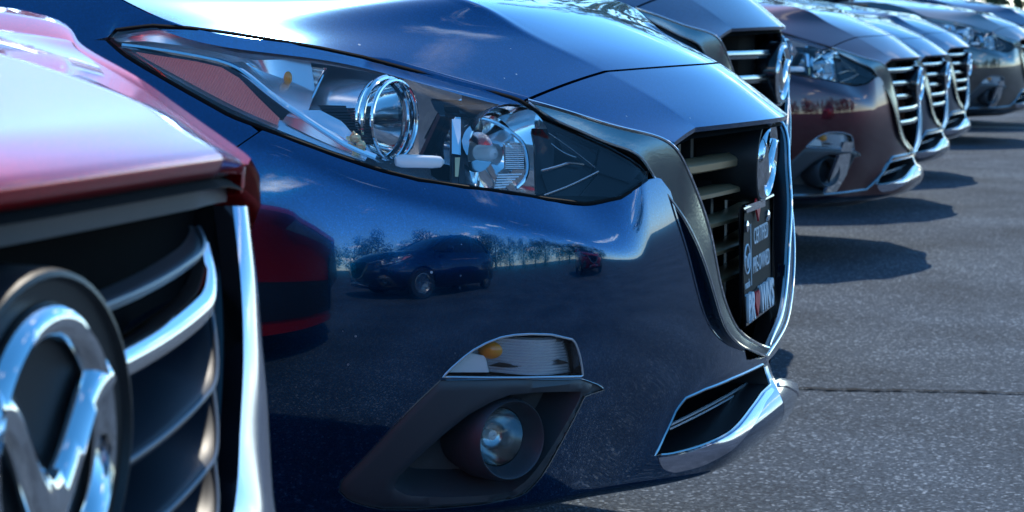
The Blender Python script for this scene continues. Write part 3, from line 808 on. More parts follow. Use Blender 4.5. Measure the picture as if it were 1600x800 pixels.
    MB().prism(bp, np.array([0, .003, 0])).build('pale_diffuser', M['whitepl'], t, False)
    MB().ball(push(np.array([S.find(772, 551)]), np.array([.014]))[0], (.017, .010, .012), 12).build('amber_bulb', M['amber'], t)
    m = MB()
    for x, y, w in ((790, 571, 24), (838, 574, 30), (880, 566, 14)):
        m.prism([push(np.array([S.find(a, b)]), np.array([.008]))[0] for a, b in [(x-w, y+3), (x-w*.3, y-2), (x+w*.5, y+1), (x+w, y+4), (x, y+6)]], np.array([0, .003, 0]))
    m.build('dark_web', M['blackgloss'], t, False)
    return o, t

def build_intake(root, uv, accent):
    D = resample(uv, step=.01, closed=True); L = len(D); c = D.mean(0)
    m = MB()
    def inw(d): 
        q = S.at(D); return q+np.array([-d, 0, 0])
    for sg in (1, -1):
        k = np.array([1, sg, 1]); m.grid(np.stack([S.at(D)*k, inw(.05)*k, inw(.11)*k], 1), closed_u=True)
    o = m.build('lower_intake', M['black'], root, True, 40)
    e = S.at(D); 
    MB().tube(e, .0022, 6, closed=True).build('intake_edge', M['dark_chrome'], o)
    L_ = S.panel('lip_trim', V_([(.388, .2885), (.35, .2895), (.30, .297), (.22, .310), (.14, .3265), (.06, .3395), (.02, .3415), (.02, .336), (.08, .328), (.16, .308), (.25, .283), (.31, .266), (.355, .262), (.378, .272)]), [], .012, .006, M['satinchrome'], o, off=.0025, flange=.006); mirror_tree(L_, o)
    # curved bars inside the mouth
    for z0, z1, r in ((.345, .325, .0024), (.338, .319, .0016)):
        y = np.linspace(0, .345, 24); P_ = np.stack([np.interp(y, _dense[:, 1], _dense[:, 0])-.028, -y, z0+(z1-z0)*(y/.4)**2], -1)
        full = np.vstack([(P_*np.array([1, -1, 1]))[::-1], P_[1:]])
        MB().tube(full, r, 6).build('intake_bar', M['lampgrey'], o)
    return o

def wheel(root, x, y, r=.315):
    sg = -1 if y < 0 else 1
    m = MB().lathe([(r*.66, .09), (r*.80, .105), (r*.95, .10), (r, .07), (r, -.07), (r*.95, -.10), (r*.66, -.09)], (x, y, r), (0, 1, 0), 40)
    t = m.build('wheel', M['tyre'], root)
    g = MB().lathe([(r*.67, .088*sg), (r*.62, .09*sg), (r*.60, .03*sg), (r*.2, .02*sg), (.001, .02*sg)], (x, y, r), (0, 1, 0), 40)
    for k in range(10):
        a = k*math.pi/5; d = np.array([math.cos(a), 0, math.sin(a)]); e = np.array([-math.sin(a), 0, math.cos(a)])
        g.prism([np.array([x, y+.055*sg, r])+d*r*.12-e*.02, np.array([x, y+.075*sg, r])+d*r*.63-e*.012, np.array([x, y+.075*sg, r])+d*r*.63+e*.012, np.array([x, y+.055*sg, r])+d*r*.12+e*.02], np.array([0, .02*sg, 0]))
    g.build('rim', M['rim'], t, False)
    return t

def build_cabin(root, pmat, glassm=None):
    """sides, screen, roof and tail behind the front end"""
    xs = np.array([-1.30, -1.6, -2.2, -2.9, -3.5, -4.0, -4.35]); G = []
    belt = np.array([.95, .955, .965, .975, .985, .97, .93]); wid = np.array([.86, .875, .885, .885, .88, .84, .74])
    for x, b, w in zip(xs, belt, wid):
        half = [(w*.93, .20), (w, .30), (w*1.005, .55), (w*.995, .72), (w*.965, .86), (w*.90, b)]
        G.append([(x, -v, z) for v, z in half])
    G = np.array(G, float); m = MB().grid(G).grid(G*np.array([1, -1, 1]), flip=True)
    # deck at the tail
    T = np.array([[(-4.35, -.70, .93), (-4.42, -.66, .6), (-4.40, -.68, .3)], [(-4.38, 0, .95), (-4.47, 0, .6), (-4.44, 0, .3)], [(-4.35, .70, .93), (-4.42, .66, .6), (-4.40, .68, .3)]])
    m.grid(T); m.build('body_side', pmat, root, True, 60)
    # glasshouse
    sec = [(-1.22, .66, 1.03, .60, 1.035), (-1.55, .72, 1.0, .60, 1.19), (-2.05, .775, .97, .60, 1.385), (-2.7, .785, .98, .62, 1.425), (-3.3, .765, .985, .58, 1.37), (-3.8, .74, .98, .56, 1.20), (-4.2, .69, .95, .56, .99)]
    G = np.array([[(x, -w0, z0), (x-.0, -(w0*.45+w1*.55), z0*.35+z1*.65), (x, -w1, z1), (x, -w1*.55, z1+.022), (x, 0, z1+.03), (x, w1*.55, z1+.022), (x, w1, z1), (x, w0*.45+w1*.55, z0*.35+z1*.65), (x, w0, z0)] for x, w0, z0, w1, z1 in sec])
    n = 5
    MB().grid(spl_grid(G, 28)).build('window_glass', M['glass'], root, True, None)
    R = np.array([[(x, -w1-.012, z1-.004), (x, -w1*.55, z1+.034), (x, 0, z1+.042), (x, w1*.55, z1+.034), (x, w1+.012, z1-.004)] for x, w0, z0, w1, z1 in sec[2:6]])
    MB().grid(spl_grid(R, 20)).build('roof', pmat, root, True, None)
    for sg in (1, -1):
        m = MB().tube([(-1.24, sg*.66, 1.03), (-1.55, sg*.645, 1.185), (-2.05, sg*.625, 1.385)], .028, 8)
        m.build('roof_pillar', pmat, root); m = MB().tube([(-2.75, sg*.80, .985), (-2.72, sg*.70, 1.28), (-2.7, sg*.62, 1.425)], .03, 8)
        m.build('roof_pillar', pmat, root); m = MB().tube([(-4.15, sg*.70, .96), (-3.8, sg*.62, 1.16), (-3.3, sg*.60, 1.38)], .05, 8)
        m.build('roof_pillar', pmat, root)
    m = MB(); m.grid(np.array([[(-1.1, -.76, .99), (-1.1, 0, 1.055), (-1.1, .76, .99)], [(-1.34, -.74, 1.0), (-1.34, 0, 1.065), (-1.34, .74, 1.0)]])); m.build('cowl', M['black'], root)
    for x in (-.93, -3.63):
        for y in (-.775, .775): wheel(root, x, y)
    for sg in (1, -1):
        m = MB().ball((-1.62, sg*.99, 1.02), (.07, .10, .07), 12); m.build('door_mirror', pmat, root)
def spl_grid(G, n):
    return np.stack([spl(G[:, j], n) for j in range(G.shape[1])], 1)

def mirror_tree(o, parent):
    me = o.data.copy()
    co = np.empty(len(me.vertices)*3); me.vertices.foreach_get('co', co); co[1::3] *= -1; me.vertices.foreach_set('co', co)
    me.flip_normals(); me.update()
    c = bpy.data.objects.new(o.name.split('.')[0], me); COL.objects.link(c); c.parent = parent
    for ch in o.children: mirror_tree(ch, c)
    return c

def text_mesh(name, s, size, mat, parent, origin, ex, ey, extrude=.001, align='CENTER', bold=0.0, sx=1.0):
    cu = bpy.data.curves.new(name, 'FONT'); cu.body = s; cu.size = size; cu.align_x = align; cu.extrude = extrude; cu.offset = bold
    to = bpy.data.objects.new(name, cu); COL.objects.link(to)
    dg = bpy.context.evaluated_depsgraph_get(); dg.update()
    me = bpy.data.meshes.new_from_object(to.evaluated_get(dg)); bpy.data.objects.remove(to)
    ex = nz(ex); ey = nz(ey); ez = np.cross(ex, ey)
    me.transform(Matrix(((ex[0]*sx, ey[0], ez[0], origin[0]), (ex[1]*sx, ey[1], ez[1], origin[1]), (ex[2]*sx, ey[2], ez[2], origin[2]), (0, 0, 0, 1))))
    me.materials.clear(); me.materials.append(mat)
    o = bpy.data.objects.new(name, me); COL.objects.link(o); o.parent = parent
    return o

def emblem(root, c, nrm, w, h, holder=True, hr=None, mat='chrome', depth=.045, up=None):
    """oval ring with swept wing in its middle, on a round dark plinth"""
    nrm = nz(nrm); ex = nz(np.cross([0, 0, 1.0], nrm)); ey = np.cross(nrm, ex)
    def pt(a, b, d=0): return np.asarray(c)+ex*a*w+ey*b*h+nrm*d
    hw, hh = hr if hr else (1.22, 1.22)
    n = 48; a = np.arange(n)*2*math.pi/n
    m = MB()
    rings = [[pt(hw*math.cos(t)*k, hh*math.sin(t)*k, d) for t in a] for k, d in ((1.0, -depth), (1.0, -.004), (.985, .002), (.955, .003), (.93, -.001), (.5, -.004), (.01, -.005))]
    m.grid(np.array(rings), closed_v=True)
    e = m.build('emblem', M['black'] if holder else M['blackgloss'], root, True, 40)
    R = [pt(math.cos(t), math.sin(t), .006) for t in a]
    rw = w*.085
    G = []
    for i, t in enumerate(a):
        k = 1.0
        ro = np.array([math.cos(t), math.sin(t)])
        wd = .17+.05*abs(math.sin(t))
        G.append([pt(*(ro*(1+wd*.5)), 0.0), pt(*(ro*(1+wd*.4)), .006), pt(*(ro*(1.0)), .010), pt(*(ro*(1-wd*.55)), .006), pt(*(ro*(1-wd*.7)), 0.0)])
    MB().grid(np.array(G), closed_u=True).build('emblem_ring', M[mat], e, True, 60)
    # wing: two arms from the ring sides to a V in the lower middle
    up_ = [(-.93, .60), (-.80, .60), (-.60, .47), (-.38, .20), (-.18, -.04), (-.04, -.15), (.0, -.165), (.04, -.15), (.18, -.04), (.38, .20), (.60, .47), (.80, .60), (.93, .60)]
    lo_ = [(-.98, .30), (-.86, .26), (-.70, .16), (-.54, -.04), (-.34, -.36), (-.10, -.66), (0, -.74), (.10, -.66), (.34, -.36), (.54, -.04), (.70, .16), (.86, .26), (.98, .30)]
    U = spl(np.array([(x, y, 0) for x, y in up_]), 60); Lo = spl(np.array([(x, y, 0) for x, y in lo_]), 60)
    G = [[pt(*(U[i, :2]), 0), pt(*(U[i, :2]*.97+Lo[i, :2]*.03), .006), pt(*(U[i, :2]*.5+Lo[i, :2]*.5), .011), pt(*(U[i, :2]*.03+Lo[i, :2]*.97), .006), pt(*Lo[i, :2], 0)] for i in range(60)]
    MB().grid(np.array(G)).build('emblem_wing', M[mat], e, True, 60)
    return e

# ------------------------------------------------------------------ the blue car
blue = empty('parked_car', (0, 0, 0))
tag(blue, 'dark blue car in sharp focus with a black show plate in its grille', 'car', 'cars parked side by side')
B = build_body(blue, M['blue'])
fr, FO_, FI_ = frame_mesh(blue, M['frame'])
HL = build_headlight(blue)
for C_, r_ in ((FI_, .0022), (FO_, .0016)):
    for sg in (1, -1): MB().tube(C_*np.array([1, sg, 1])+np.array([.003, -.002*sg, .001]), r_, 6).build('chrome_edge', M['chrome'], fr)
FG, TL = build_fog(blue)
IN = build_intake(blue, B['intake_uv'], None)
for o in (HL, FG, TL): mirror_tree(o, blue)
build_cabin(blue, M['blue'])
# grille slats of the blue car
def half_w(z): return float(np.interp(z, [.388, .40, .435, .485, .545, .60, .655, .715, .745], [.03, .12, .19, .232, .267, .302, .337, .372, .385]))
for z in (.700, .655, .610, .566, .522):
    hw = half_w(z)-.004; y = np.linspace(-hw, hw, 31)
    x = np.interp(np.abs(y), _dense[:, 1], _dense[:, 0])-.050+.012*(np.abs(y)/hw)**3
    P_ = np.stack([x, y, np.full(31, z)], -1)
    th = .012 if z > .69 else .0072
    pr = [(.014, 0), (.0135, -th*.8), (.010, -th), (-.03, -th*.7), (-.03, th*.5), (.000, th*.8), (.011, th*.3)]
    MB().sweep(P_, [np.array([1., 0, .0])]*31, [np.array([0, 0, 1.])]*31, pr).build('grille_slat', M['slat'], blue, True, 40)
m = MB()
for y in (-.27, -.19, -.05, .05, .19, .27):
    m.box((-.095, y, .57), (.012, .009, .17))
m.build('grille_web', M['black'], blue, False)
emblem(blue, (-.012, 0, .697), (1, 0, -.06), .050, .057, True, (1.40, 1.22), depth=.10)
# show plate with its frame
pc = np.array([-.025, 0.0, .545]); prx = nz(np.array([-.05, 1.0, .0])); prz = nz(np.array([-.035, 0, 1.0]))
def pp(a, b, d=0): return pc+prx*a+prz*b+np.cross(prx, prz)*d
pl = MB().prism([pp(-.148, -.088), pp(.140, -.088), pp(.140, .078), pp(-.148, .078)], np.cross(prx, prz)*.004).build('license_plate', M['plate'], blue, False)
m = MB(); fw_, fh0, fh1 = .152, -.092, .084
m.tube([pp(-fw_, fh0, .006), pp(-fw_, fh1, .006), pp(.144, fh1, .006), pp(.144, fh0, .006)], .0045, 8, closed=True); m.build('plate_frame', M['blackgloss'], pl)
MB().prism([pp(-.15, -.092, .004), pp(.142, -.092, .004), pp(.142, -.05, .004), pp(-.15, -.05, .004)], np.cross(prx, prz)*.003).build('frame_banner', M['plate'], pl, False)
ex_, ey_ = prx, prz
text_mesh('lettering', 'CERTIFIED', .036, M['white'], pl, pp(.040, .020, .0045), ex_, ey_, .0005, sx=.86)
text_mesh('lettering', 'PRE-OWNED', .036, M['white'], pl, pp(.040, -.024, .0045), ex_, ey_, .0005, sx=.80)
text_mesh('lettering', 'mazda', .018, M['white'], pl, pp(-.098, -.040, .0045), ex_, ey_, .0004)
text_mesh('frame_lettering', 'BR', .058, M['white'], pl, pp(-.098, -.089, .008), ex_, ey_, .003, bold=.002, sx=.95)
text_mesh('frame_lettering', "WN'S", .058, M['white'], pl, pp(.060, -.089, .008), ex_, ey_, .003, bold=.002, sx=.9)
hp = []
for t in np.linspace(0, 2*math.pi, 28, endpoint=False):
    hx = 16*math.sin(t)**3; hy = 13*math.cos(t)-5*math.cos(2*t)-2*math.cos(3*t)-math.cos(4*t)
    hp.append(pp(-.036+hx*.0014, -.068+hy*.0014, .0075))
MB().prism(hp[::-1], np.cross(prx, prz)*.003).build('red_heart', M['redprint'], pl, False)
hp = [p+prz*.147+prx*.02 for p in hp]
MB().prism(hp[::-1], np.cross(prx, prz)*.003).build('red_heart', M['redprint'], pl, False)
m = MB().tube([pp(-.062, .055, .0045), pp(-.062, -.04, .0045)], .0009, 5); m.build('divider_line', M['white'], pl)
a = np.arange(30)*2*math.pi/30
m = MB().tube([pp(-.098+.026*math.cos(t), .004+.022*math.sin(t), .0045) for t in a], .0016, 5, closed=True)
m.tube(spl([pp(x*.026-.098, y*.022+.004, .0045) for x, y in [(-.9, .25), (-.5, .2), (-.2, -.3), (0, -.6), (.2, -.3), (.5, .2), (.9, .25)]], 24), .002, 5); m.build('plate_logo', M['white'], pl)
for x in (-.11, .10): MB().lathe([(.009, 0), (.009, .004), (.004, .006), (.001, .006)], pp(x, .055, .004), np.cross(prx, prz), 12).build('plate_screw', M['chrome'], pl)
m = MB().box(pp(-.05, .082, .008), (.004, .07, .006)); m.build('frame_tab', M['chrome'], pl, False)

# ------------------------------------------------------------------ ground
def asphalt():
    m, nt, b, N, L = newmat('asphalt')
    tc = N('ShaderNodeTexCoord')
    v = N('ShaderNodeTexVoronoi'); v.inputs['Scale'].default_value = 165; L(tc.outputs['Object'], v.inputs['Vector'])
    sp = N('ShaderNodeSeparateColor'); L(v.outputs['Color'], sp.inputs[0])
    cr = N('ShaderNodeValToRGB'); e = cr.color_ramp.elements
    e[0].position = .0; e[0].color = (.023, .031, .042, 1); e[1].position = 1; e[1].color = (.25, .30, .35, 1)
    k = e.new(.55); k.color = (.040, .055, .074, 1); k = e.new(.90); k.color = (.080, .102, .128, 1)
    L(sp.outputs[0], cr.inputs[0])
    n = N('ShaderNodeTexNoise'); n.inputs['Scale'].default_value = 1.3; n.inputs['Detail'].default_value = 8; L(tc.outputs['Object'], n.inputs['Vector'])
    mr = N('ShaderNodeMapRange'); mr.inputs['From Min'].default_value = .3; mr.inputs['From Max'].default_value = .7; mr.inputs['To Min'].default_value = .62; mr.inputs['To Max'].default_value = 1.4; L(n.outputs['Fac'], mr.inputs['Value'])
    mx = N('ShaderNodeMix'); mx.data_type = 'RGBA'; mx.blend_type = 'MULTIPLY'; mx.inputs['Factor'].default_value = 1; L(cr.outputs[0], mx.inputs[6]); L(mr.outputs[0], mx.inputs[7])
    L(mx.outputs[2], b.inputs['Base Color'])
    b.inputs['Roughness'].default_value = .85; b.inputs['Specular IOR Level'].default_value = .15
    bp = N('ShaderNodeBump'); bp.inputs['Strength'].default_value = .9; bp.inputs['Distance'].default_value = .004; L(v.outputs['Distance'], bp.inputs['Height']); bp.invert = True
    L(bp.outputs[0], b.inputs['Normal'])
    return m
M['asphalt'] = asphalt()
g = 1500
tag(mk('ground', [(-g, -g, 0), (g, -g, 0), (g, g, 0), (-g, g, 0)], [(0, 1, 2, 3)], M['asphalt'], None, False), kind='structure')

# crack along a paving joint and one bay line
rg_ = np.random.default_rng(2); pts_ = []
p0_ = CP+ray(1170, 611)*1.0; 
def gnd(px, py): d = ray(px, py); return CP+d*(-CP[2]/d[2])
ga, gb = gnd(1100, 608), gnd(1700, 617)
cu_ = np.array([ga+(gb-ga)*u for u in np.linspace(-.6, 1.6, 160)]); cu_[:, 1] += np.cumsum(rg_.normal(0, .004, 160)); cu_[:, 2] = .004
wd_ = .005+.006*np.abs(rg_.normal(0, 1, 160)); L_ = cu_.copy(); L_[:, 1] -= wd_; U_ = cu_.copy(); U_[:, 1] += wd_
tag(MB().grid(np.stack([L_, U_], 1)).build('pavement_crack', simple('crack_fill', (.018, .019, .02), .9, spec=.1), None, False), kind='structure')
lp_ = simple('worn_line_paint', (.55, .55, .52), .7, bump=.3, bscale=60)
for y_ in (16.2,):
    tag(mk('bay_line', [(-6, y_-.06, .004), (-.2, y_-.06, .004), (-.2, y_+.06, .004), (-6, y_+.06, .004)], [(0, 1, 2, 3)], lp_, None, False), kind='structure')

# ------------------------------------------------------------------ the red car in front (its left side is towards the blue car)
RX, RY = .155, -2.565
red = empty('parked_car', (RX, RY, 0))
tag(red, 'red car nearest the viewer, its big chrome emblem cut by the photo edge', 'car', 'cars parked side by side')
def rl(px, py, v):
    """photo point on the left half of the red car at lateral distance v -> car frame, mirrored to y<0"""
    p = at(px, py, RY+v); return np.array([p[0]-RX, -v, p[2]])
RC = [np.array(p, float) for p in [(-.026, 0, .820), (-.019, 0, .833), (-.030, 0, .8405), (-.10, 0, .858), (-.25, 0, .884), (-.42, 0, .907), (-.70, 0, .945), (-1.3, 0, 1.04)]]
RK = [np.array([-.056, -.30, .816]), np.array([-.050, -.30, .829]), np.array([-.061, -.30, .8365]), np.array([-.13, -.36, .856]), np.array([-.27, -.43, .886]), np.array([-.43, -.47, .912]), np.array([-.70, -.50, .945]), np.array([-1.3, -.52, 1.03])]
RE = [rl(378, 272, .462), rl(384, 257, .470), rl(379, 250.5, .476), rl(300, 194, .56), rl(210, 131, .65), rl(120, 77, .712), rl(0, 46, .742), np.array([-1.3, -.76, .99])]
RKEY = [0, .018, .034, .14, .30, .46, .68, 1.0]
def rhood(s, w): return hood(s, w, RC, RK, RE, RKEY)
def rgrid(ss, ws, dz=0):
    G = []
    for s in ss:
        r = rhood(np.full(len(ws), s), ws); r[:, 2] += dz
        l = r[::-1][:-1].copy(); l[:, 1] *= -1; G.append(np.vstack([l, r]))
    return np.array(G)
ss = np.concatenate([[0, .006, .014, .02, .03], np.linspace(.045, 1, 44)])
G = rgrid(ss, WS)
lo1 = G[0].copy(); lo1[:, 0] -= .012; lo1[:, 2] -= .003
e0 = G[:, 0]+np.array([0, -.002, -.014]); e1 = G[:, -1]+np.array([0, .002, -.014])
G = np.concatenate([e0[:, None], G, e1[:, None]], 1)
G = np.concatenate([G[0][None]+np.array([-.014, 0, -.002]), G])
MB().grid(G).build('hood', M['red'], red, True, 55)
MB().grid(rgrid(ss[3:], WS[:-1], -.02)).build('hood_liner', M['liner'], red)
# plastic strip under the hood lip
lip = rhood(np.zeros(30), np.linspace(0, 1, 30)); lip = np.vstack([(lip*np.array([1, -1, 1]))[::-1][:-1], lip])
MB().grid(np.stack([lip+np.array([-.010, 0, -.004]), lip+np.array([-.012, 0, -.020]), lip+np.array([-.05, 0, -.026])], 1)).build('lip_strip', M['bezel'], red, True, 40)
# fender crown : shut line -> silhouette -> side
n = 40; u = np.linspace(.02, 1, n)
A = rhood(u, np.ones(n))+np.array([0, -.0035, -.001])
crest = spl([rl(399, 263, .486), rl(397, 257, .489), rl(394, 252.5, .493), rl(300, 184, .588), rl(200, 114, .69), rl(125, 69, .765), rl(0, 11, .835), np.array([-1.3, -.865, .955])], tt=u, key=RKEY)
drop = crest+np.array([0.0, -.012, -.03]); 
G = np.stack([A, A*.5+crest*.5+np.array([0, 0, .004]), crest, drop*.5+crest*.5+np.array([0, -.004, .006]), drop], 1)
mirror_tree(MB().grid(G).build('front_fender', M['red'], red, True, 60), red)
# side and bumper below the crest
RPLAN = spl(np.array([(-.085, .34), (-.135, .44), (-.22, .54), (-.35, .66), (-.53, .77), (-.78, .85), (-1.3, .885)]), n)
G = []
for i in range(n):
    cx, cy, cz = drop[i]
    px_, pv = RPLAN[i]
    col = [(cx, cy, cz)]
    for f, z in ((.5, cz-.05), (.85, .64), (1, .52), (1, .40), (.98, .30), (.90, .22)):
        q = np.array([cx+(px_-cx)*min(1, f), -(abs(cy)+(pv-abs(cy))*min(1, f)*(1 if f > .95 else 1)), z]); col.append(q)
    G.append(col)
G = np.array(G, float)
mirror_tree(MB().grid(G).build('bumper_side', M['red'], red, True, 60), red)
k0, k1 = 3, 22
hl = G[k0:k1, :2].copy(); hl = np.stack([hl[:, 0]+np.array([.004, -.006, -.012]), hl[:, 0]*.55+hl[:, 1]*.45+np.array([.012, -.014, 0]), hl[:, 1]+np.array([.004, -.006, -.012])], 1)
for sg in (1, -1): MB().grid(hl*np.array([1, sg, 1])).build('headlight', M['reflect'], red)
rpatch = G[2:26, 3:6]+np.array([.006, -.010, 0])
for sg in (1, -1): MB().grid(rpatch*np.array([1, sg, 1])).build('dark_reflection_patch', M['black'], red)  # unseen black patch added to darken the red side mirrored in blue paint
# chrome strip beside the grille
RO = [(384, 322, .455), (391, 380, .452), (400, 450, .448), (409, 540, .442), (419, 640, .434), (431, 800, .420), (434, 900, .40), (425, 1000, .36), (380, 1090, .28), (300, 1150, .15), (210, 1180, .0)]
RI = [(360, 322, .432), (367, 380, .424), (373, 440, .414), (377, 520, .402), (376, 600, .390), (371, 690, .374), (362, 800, .350), (350, 900, .32), (320, 985, .27), (250, 1050, .15), (180, 1080, .0)]
def toR(L): return np.array([rl(*p) for p in L])
O = toR(RO[:7]); I = toR(RI[:7])
# below the frame the strip curves in to the centre line
O = np.vstack([O, [(-.085, -.34, .44), (-.045, -.20, .40), (-.035, 0, .385)]]); I = np.vstack([I, [(-.06, -.27, .49), (-.03, -.16, .45), (-.025, 0, .435)]])
O = resample(spl(O, 200), n=70); I = resample(spl(I, 200), n=70)
out = np.array([.85, .0, .0])
G = np.stack([O+np.array([-.085, 0.012, 0]), O, O*.7+I*.3+out*.006, O*.3+I*.7+out*.007, I+out*.002, I+np.array([-.012, .002, 0])], 1)
MB().grid(G).grid(G*np.array([1, -1, 1]), flip=True).build('grille_frame', M['satinchrome'], red, True, 45)
for sg in (1, -1): MB().grid(np.stack([O+np.array([-.084, .012, 0]), O+np.array([-.20, .012, 0]), O+np.array([-.34, .0, .0])], 1)*np.array([1, sg, 1])).build('grille_sun_blocker', M['liner'], red)  # unseen sheets added to stop sun leaking onto the slats
G = np.stack([I+np.array([-.013, .001, 0]), I+np.array([-.03, .010, 0]), I+np.array([-.10, .03, 0])], 1)
MB().grid(G).grid(G*np.array([1, -1, 1]), flip=True).build('grille_surround', M['blackgloss'], red, True, 45)
MB().grid(np.array([[(-.13, -.46, z), (-.10, 0, z), (-.13, .46, z)] for z in (.30, .6, .79)])).build('radiator_panel', M['liner'], red)
# slats : blades with a rolled front edge whose ends curl upwards
def rslat(z0, rise, curl, mat, th, deep, vend):
    v = np.concatenate([np.linspace(0, vend*.75, 16), np.linspace(vend*.8, vend, 12)])
    x = -.020-.36*v*v; z = z0+rise*(v/.3)**2
    q = np.clip((v/vend-.80)/.2, 0, 1)
    z = z+curl*q**2.2; x = x-.016*q**2
    P = np.stack([x, -v, z], -1)
    sc = 1-.75*q**2.5
    rows = []
    for i in range(len(v)):
        s_ = sc[i]; t_ = th
        prof = [(-deep*s_, .30*deep*s_+.002), (-.006, t_*.55), (0, t_*.3), (.002, 0), (0, -t_*.5), (-.006, -t_*.6), (-deep*s_, .30*deep*s_-.004)]
        rows.append([P[i]+np.array([a, 0, b]) for a, b in prof])
    G = np.array(rows); full = np.concatenate([(G*np.array([1, -1, 1]))[::-1][:-1], G])
    o = MB().grid(full, closed_v=True).build('grille_slat', mat, red, True, 45)
    if mat is not M['chrome']:
        e = P+np.array([.0012, 0, .0015]); MB().tube(np.vstack([(e*np.array([1, -1, 1]))[::-1][:-1], e]), .0018, 8).build('slat_edge', M['slatedge'], o)
    return o
rslat(.758, .020, .004, M['slatdark'], .006, .012, .30)
rslat(.722, .018, .022, M['chrome'], .015, .02, .335)
for z in (.664, .6175, .574, .53, .486): rslat(z, .024, .034, M['slatgloss'], .006, .075, .335)
emblem(red, (-.013, 0, .694), (1, 0, -.02), .061, .071, True, (1.60, 1.36), depth=.05)
build_cabin(red, M['red'])

# ------------------------------------------------------------------ the cars farther down the row
def copy_tree(o, parent, mats, skip=()):
    c = o.copy(); COL.objects.link(c); c.parent = parent
    for sl_o, sl in zip(o.material_slots, c.material_slots):
        m_ = mats.get(sl_o.material.name)
        if m_: sl.link = 'OBJECT'; sl.material = m_
    for ch in o.children:
        if ch.name.split('.')[0] not in skip: copy_tree(ch, c, mats, skip)
    return c
SKIP = ('fog_lens', 'fog_reflector', 'lens_ring', 'fog_bulb', 'grille_slat', 'grille_web', 'emblem', 'license_plate', 'red_heart')
def chrome_bars(root, zs, mat):
    for z in zs:
        hw = half_w(z)-.006; y = np.linspace(-hw, hw, 21); x = np.interp(np.abs(y), _dense[:, 1], _dense[:, 0])-.012
        P_ = np.stack([x, y, np.full(21, z)], -1)
        o = MB().sweep(P_, [np.array([1., 0, 0])]*21, [np.array([0, 0, 1.])]*21, [(.010, 0), (.006, .009), (-.02, .010), (-.02, -.010), (.006, -.009)]).build('grille_bar', mat, root, True, 50)
        MB().tube(P_+np.array([.011, 0, -.001]), .0022, 6).build('bar_groove', M['black'], o)
def lower_trim(root, mat):
    tl = np.linspace(0, t_of_v(.80), 40); z = np.interp(np.interp(tl, _arc, _dense[:, 1]), [0, .34, .46, .8], [.385, .36, .275, .265])
    z = .285+.0*z
    e = S.at(np.stack([tl, np.interp(np.interp(tl, _arc, _dense[:, 1]), [0, .30, .44, .85], [.395, .39, .275, .262])], -1)); e = e+S.nm(np.stack([tl, z], -1))*.002
    full = np.vstack([(e*np.array([1, -1, 1]))[::-1][:-1], e]); MB().tube(full, .005, 8).build('bumper_trim', mat, root)
def wedge(root, mat):
    q = [S.find(x, y) for x, y in [(862, 560), (905, 556), (880, 690), (838, 760), (790, 770), (800, 735)]]
    for sg in (1, -1):
        P_ = [(S.at([p])[0]+S.nm([p])[0]*.004)*np.array([1, sg, 1]) for p in q]
        MB().prism(P_, np.array([-.012, 0, 0])).build('fog_trim', mat, root, False)
blk = lambda pm: {'blue_metallic_paint': pm}
ROW = [  # x, y, scale, paint, label, bars
    (-.53, 2.66, (1.05, 1.05, 1.165), 'black_p', 'dark car just behind the sharp blue one, its chrome grille bars reflecting red', (.70, .645, .585, .53, .475)),
    (-.565, 5.56, (1, 1, 1.0), 'maroon_p', 'dark maroon car with a five bar chrome grille, third along behind the blue one', (.715, .665, .615, .565, .515)),
    (-.76, 7.90, (1, 1, .965), 'black_p', 'black car whose grille shows just right of the maroon one', (.715, .665, .615, .565, .515)),
    (-.914, 10.04, (1, 1, .98), 'black_p', 'dark car right before the gap in the row, its nose beside the grey brown one', (.715, .665, .615, .565, .515)),
    (-.925, 14.1, (1, 1, 1.0), 'grey_p', 'grey brown car beyond the gap with its front wheel in view', (.70, .645, .59, .535)),
    (-.98, 16.75, (1, 1, 1.05), 'black_p', 'farthest dark car of which only the hood shows at the top right', (.70, .645, .59, .535)),
]
LABELS_FIX = None
proto = None
for i, (x, y, sc, pm, lab, bars) in enumerate(ROW):
    r = empty('parked_car', (x, y, 0)); r.scale = sc
    tag(r, lab, 'car', 'cars parked side by side')
    for ch in list(blue.children):
        if ch.name.split('.')[0] in SKIP: continue
        copy_tree(ch, r, blk(M[pm]), SKIP)
    if proto is None or bars != proto_bars:
        chrome_bars(r, bars, M['dark_chrome'])
        emblem(r, (.012, 0, .655), (1, 0, -.04), .072, .060, False, (1.15, 1.2), depth=.05)
        lower_trim(r, M['dark_chrome']); wedge(r, M['chrome'])
        proto = r; proto_bars = bars
    else:
        for ch in list(proto.children):
            if ch.name.split('.')[0] in ('grille_bar', 'emblem', 'bumper_trim', 'fog_trim'): copy_tree(ch, r, {})

# ------------------------------------------------------------------ cars across the aisle, mirrored in the paint
for x, y, pm, lab in ((1.5, -5.0, 'black_p', 'dark car across the aisle, seen only as a reflection in the blue bumper'), (7.5, 1.6, 'red', 'red car across the aisle, seen only as red glints in the chrome bars')):
    r = empty('parked_car', (x, y, 0), math.pi)
    tag(r, lab, 'car', 'cars across the aisle')
    for ch in list(blue.children):
        if ch.name.split('.')[0] in SKIP: continue
        copy_tree(ch, r, blk(M[pm]))

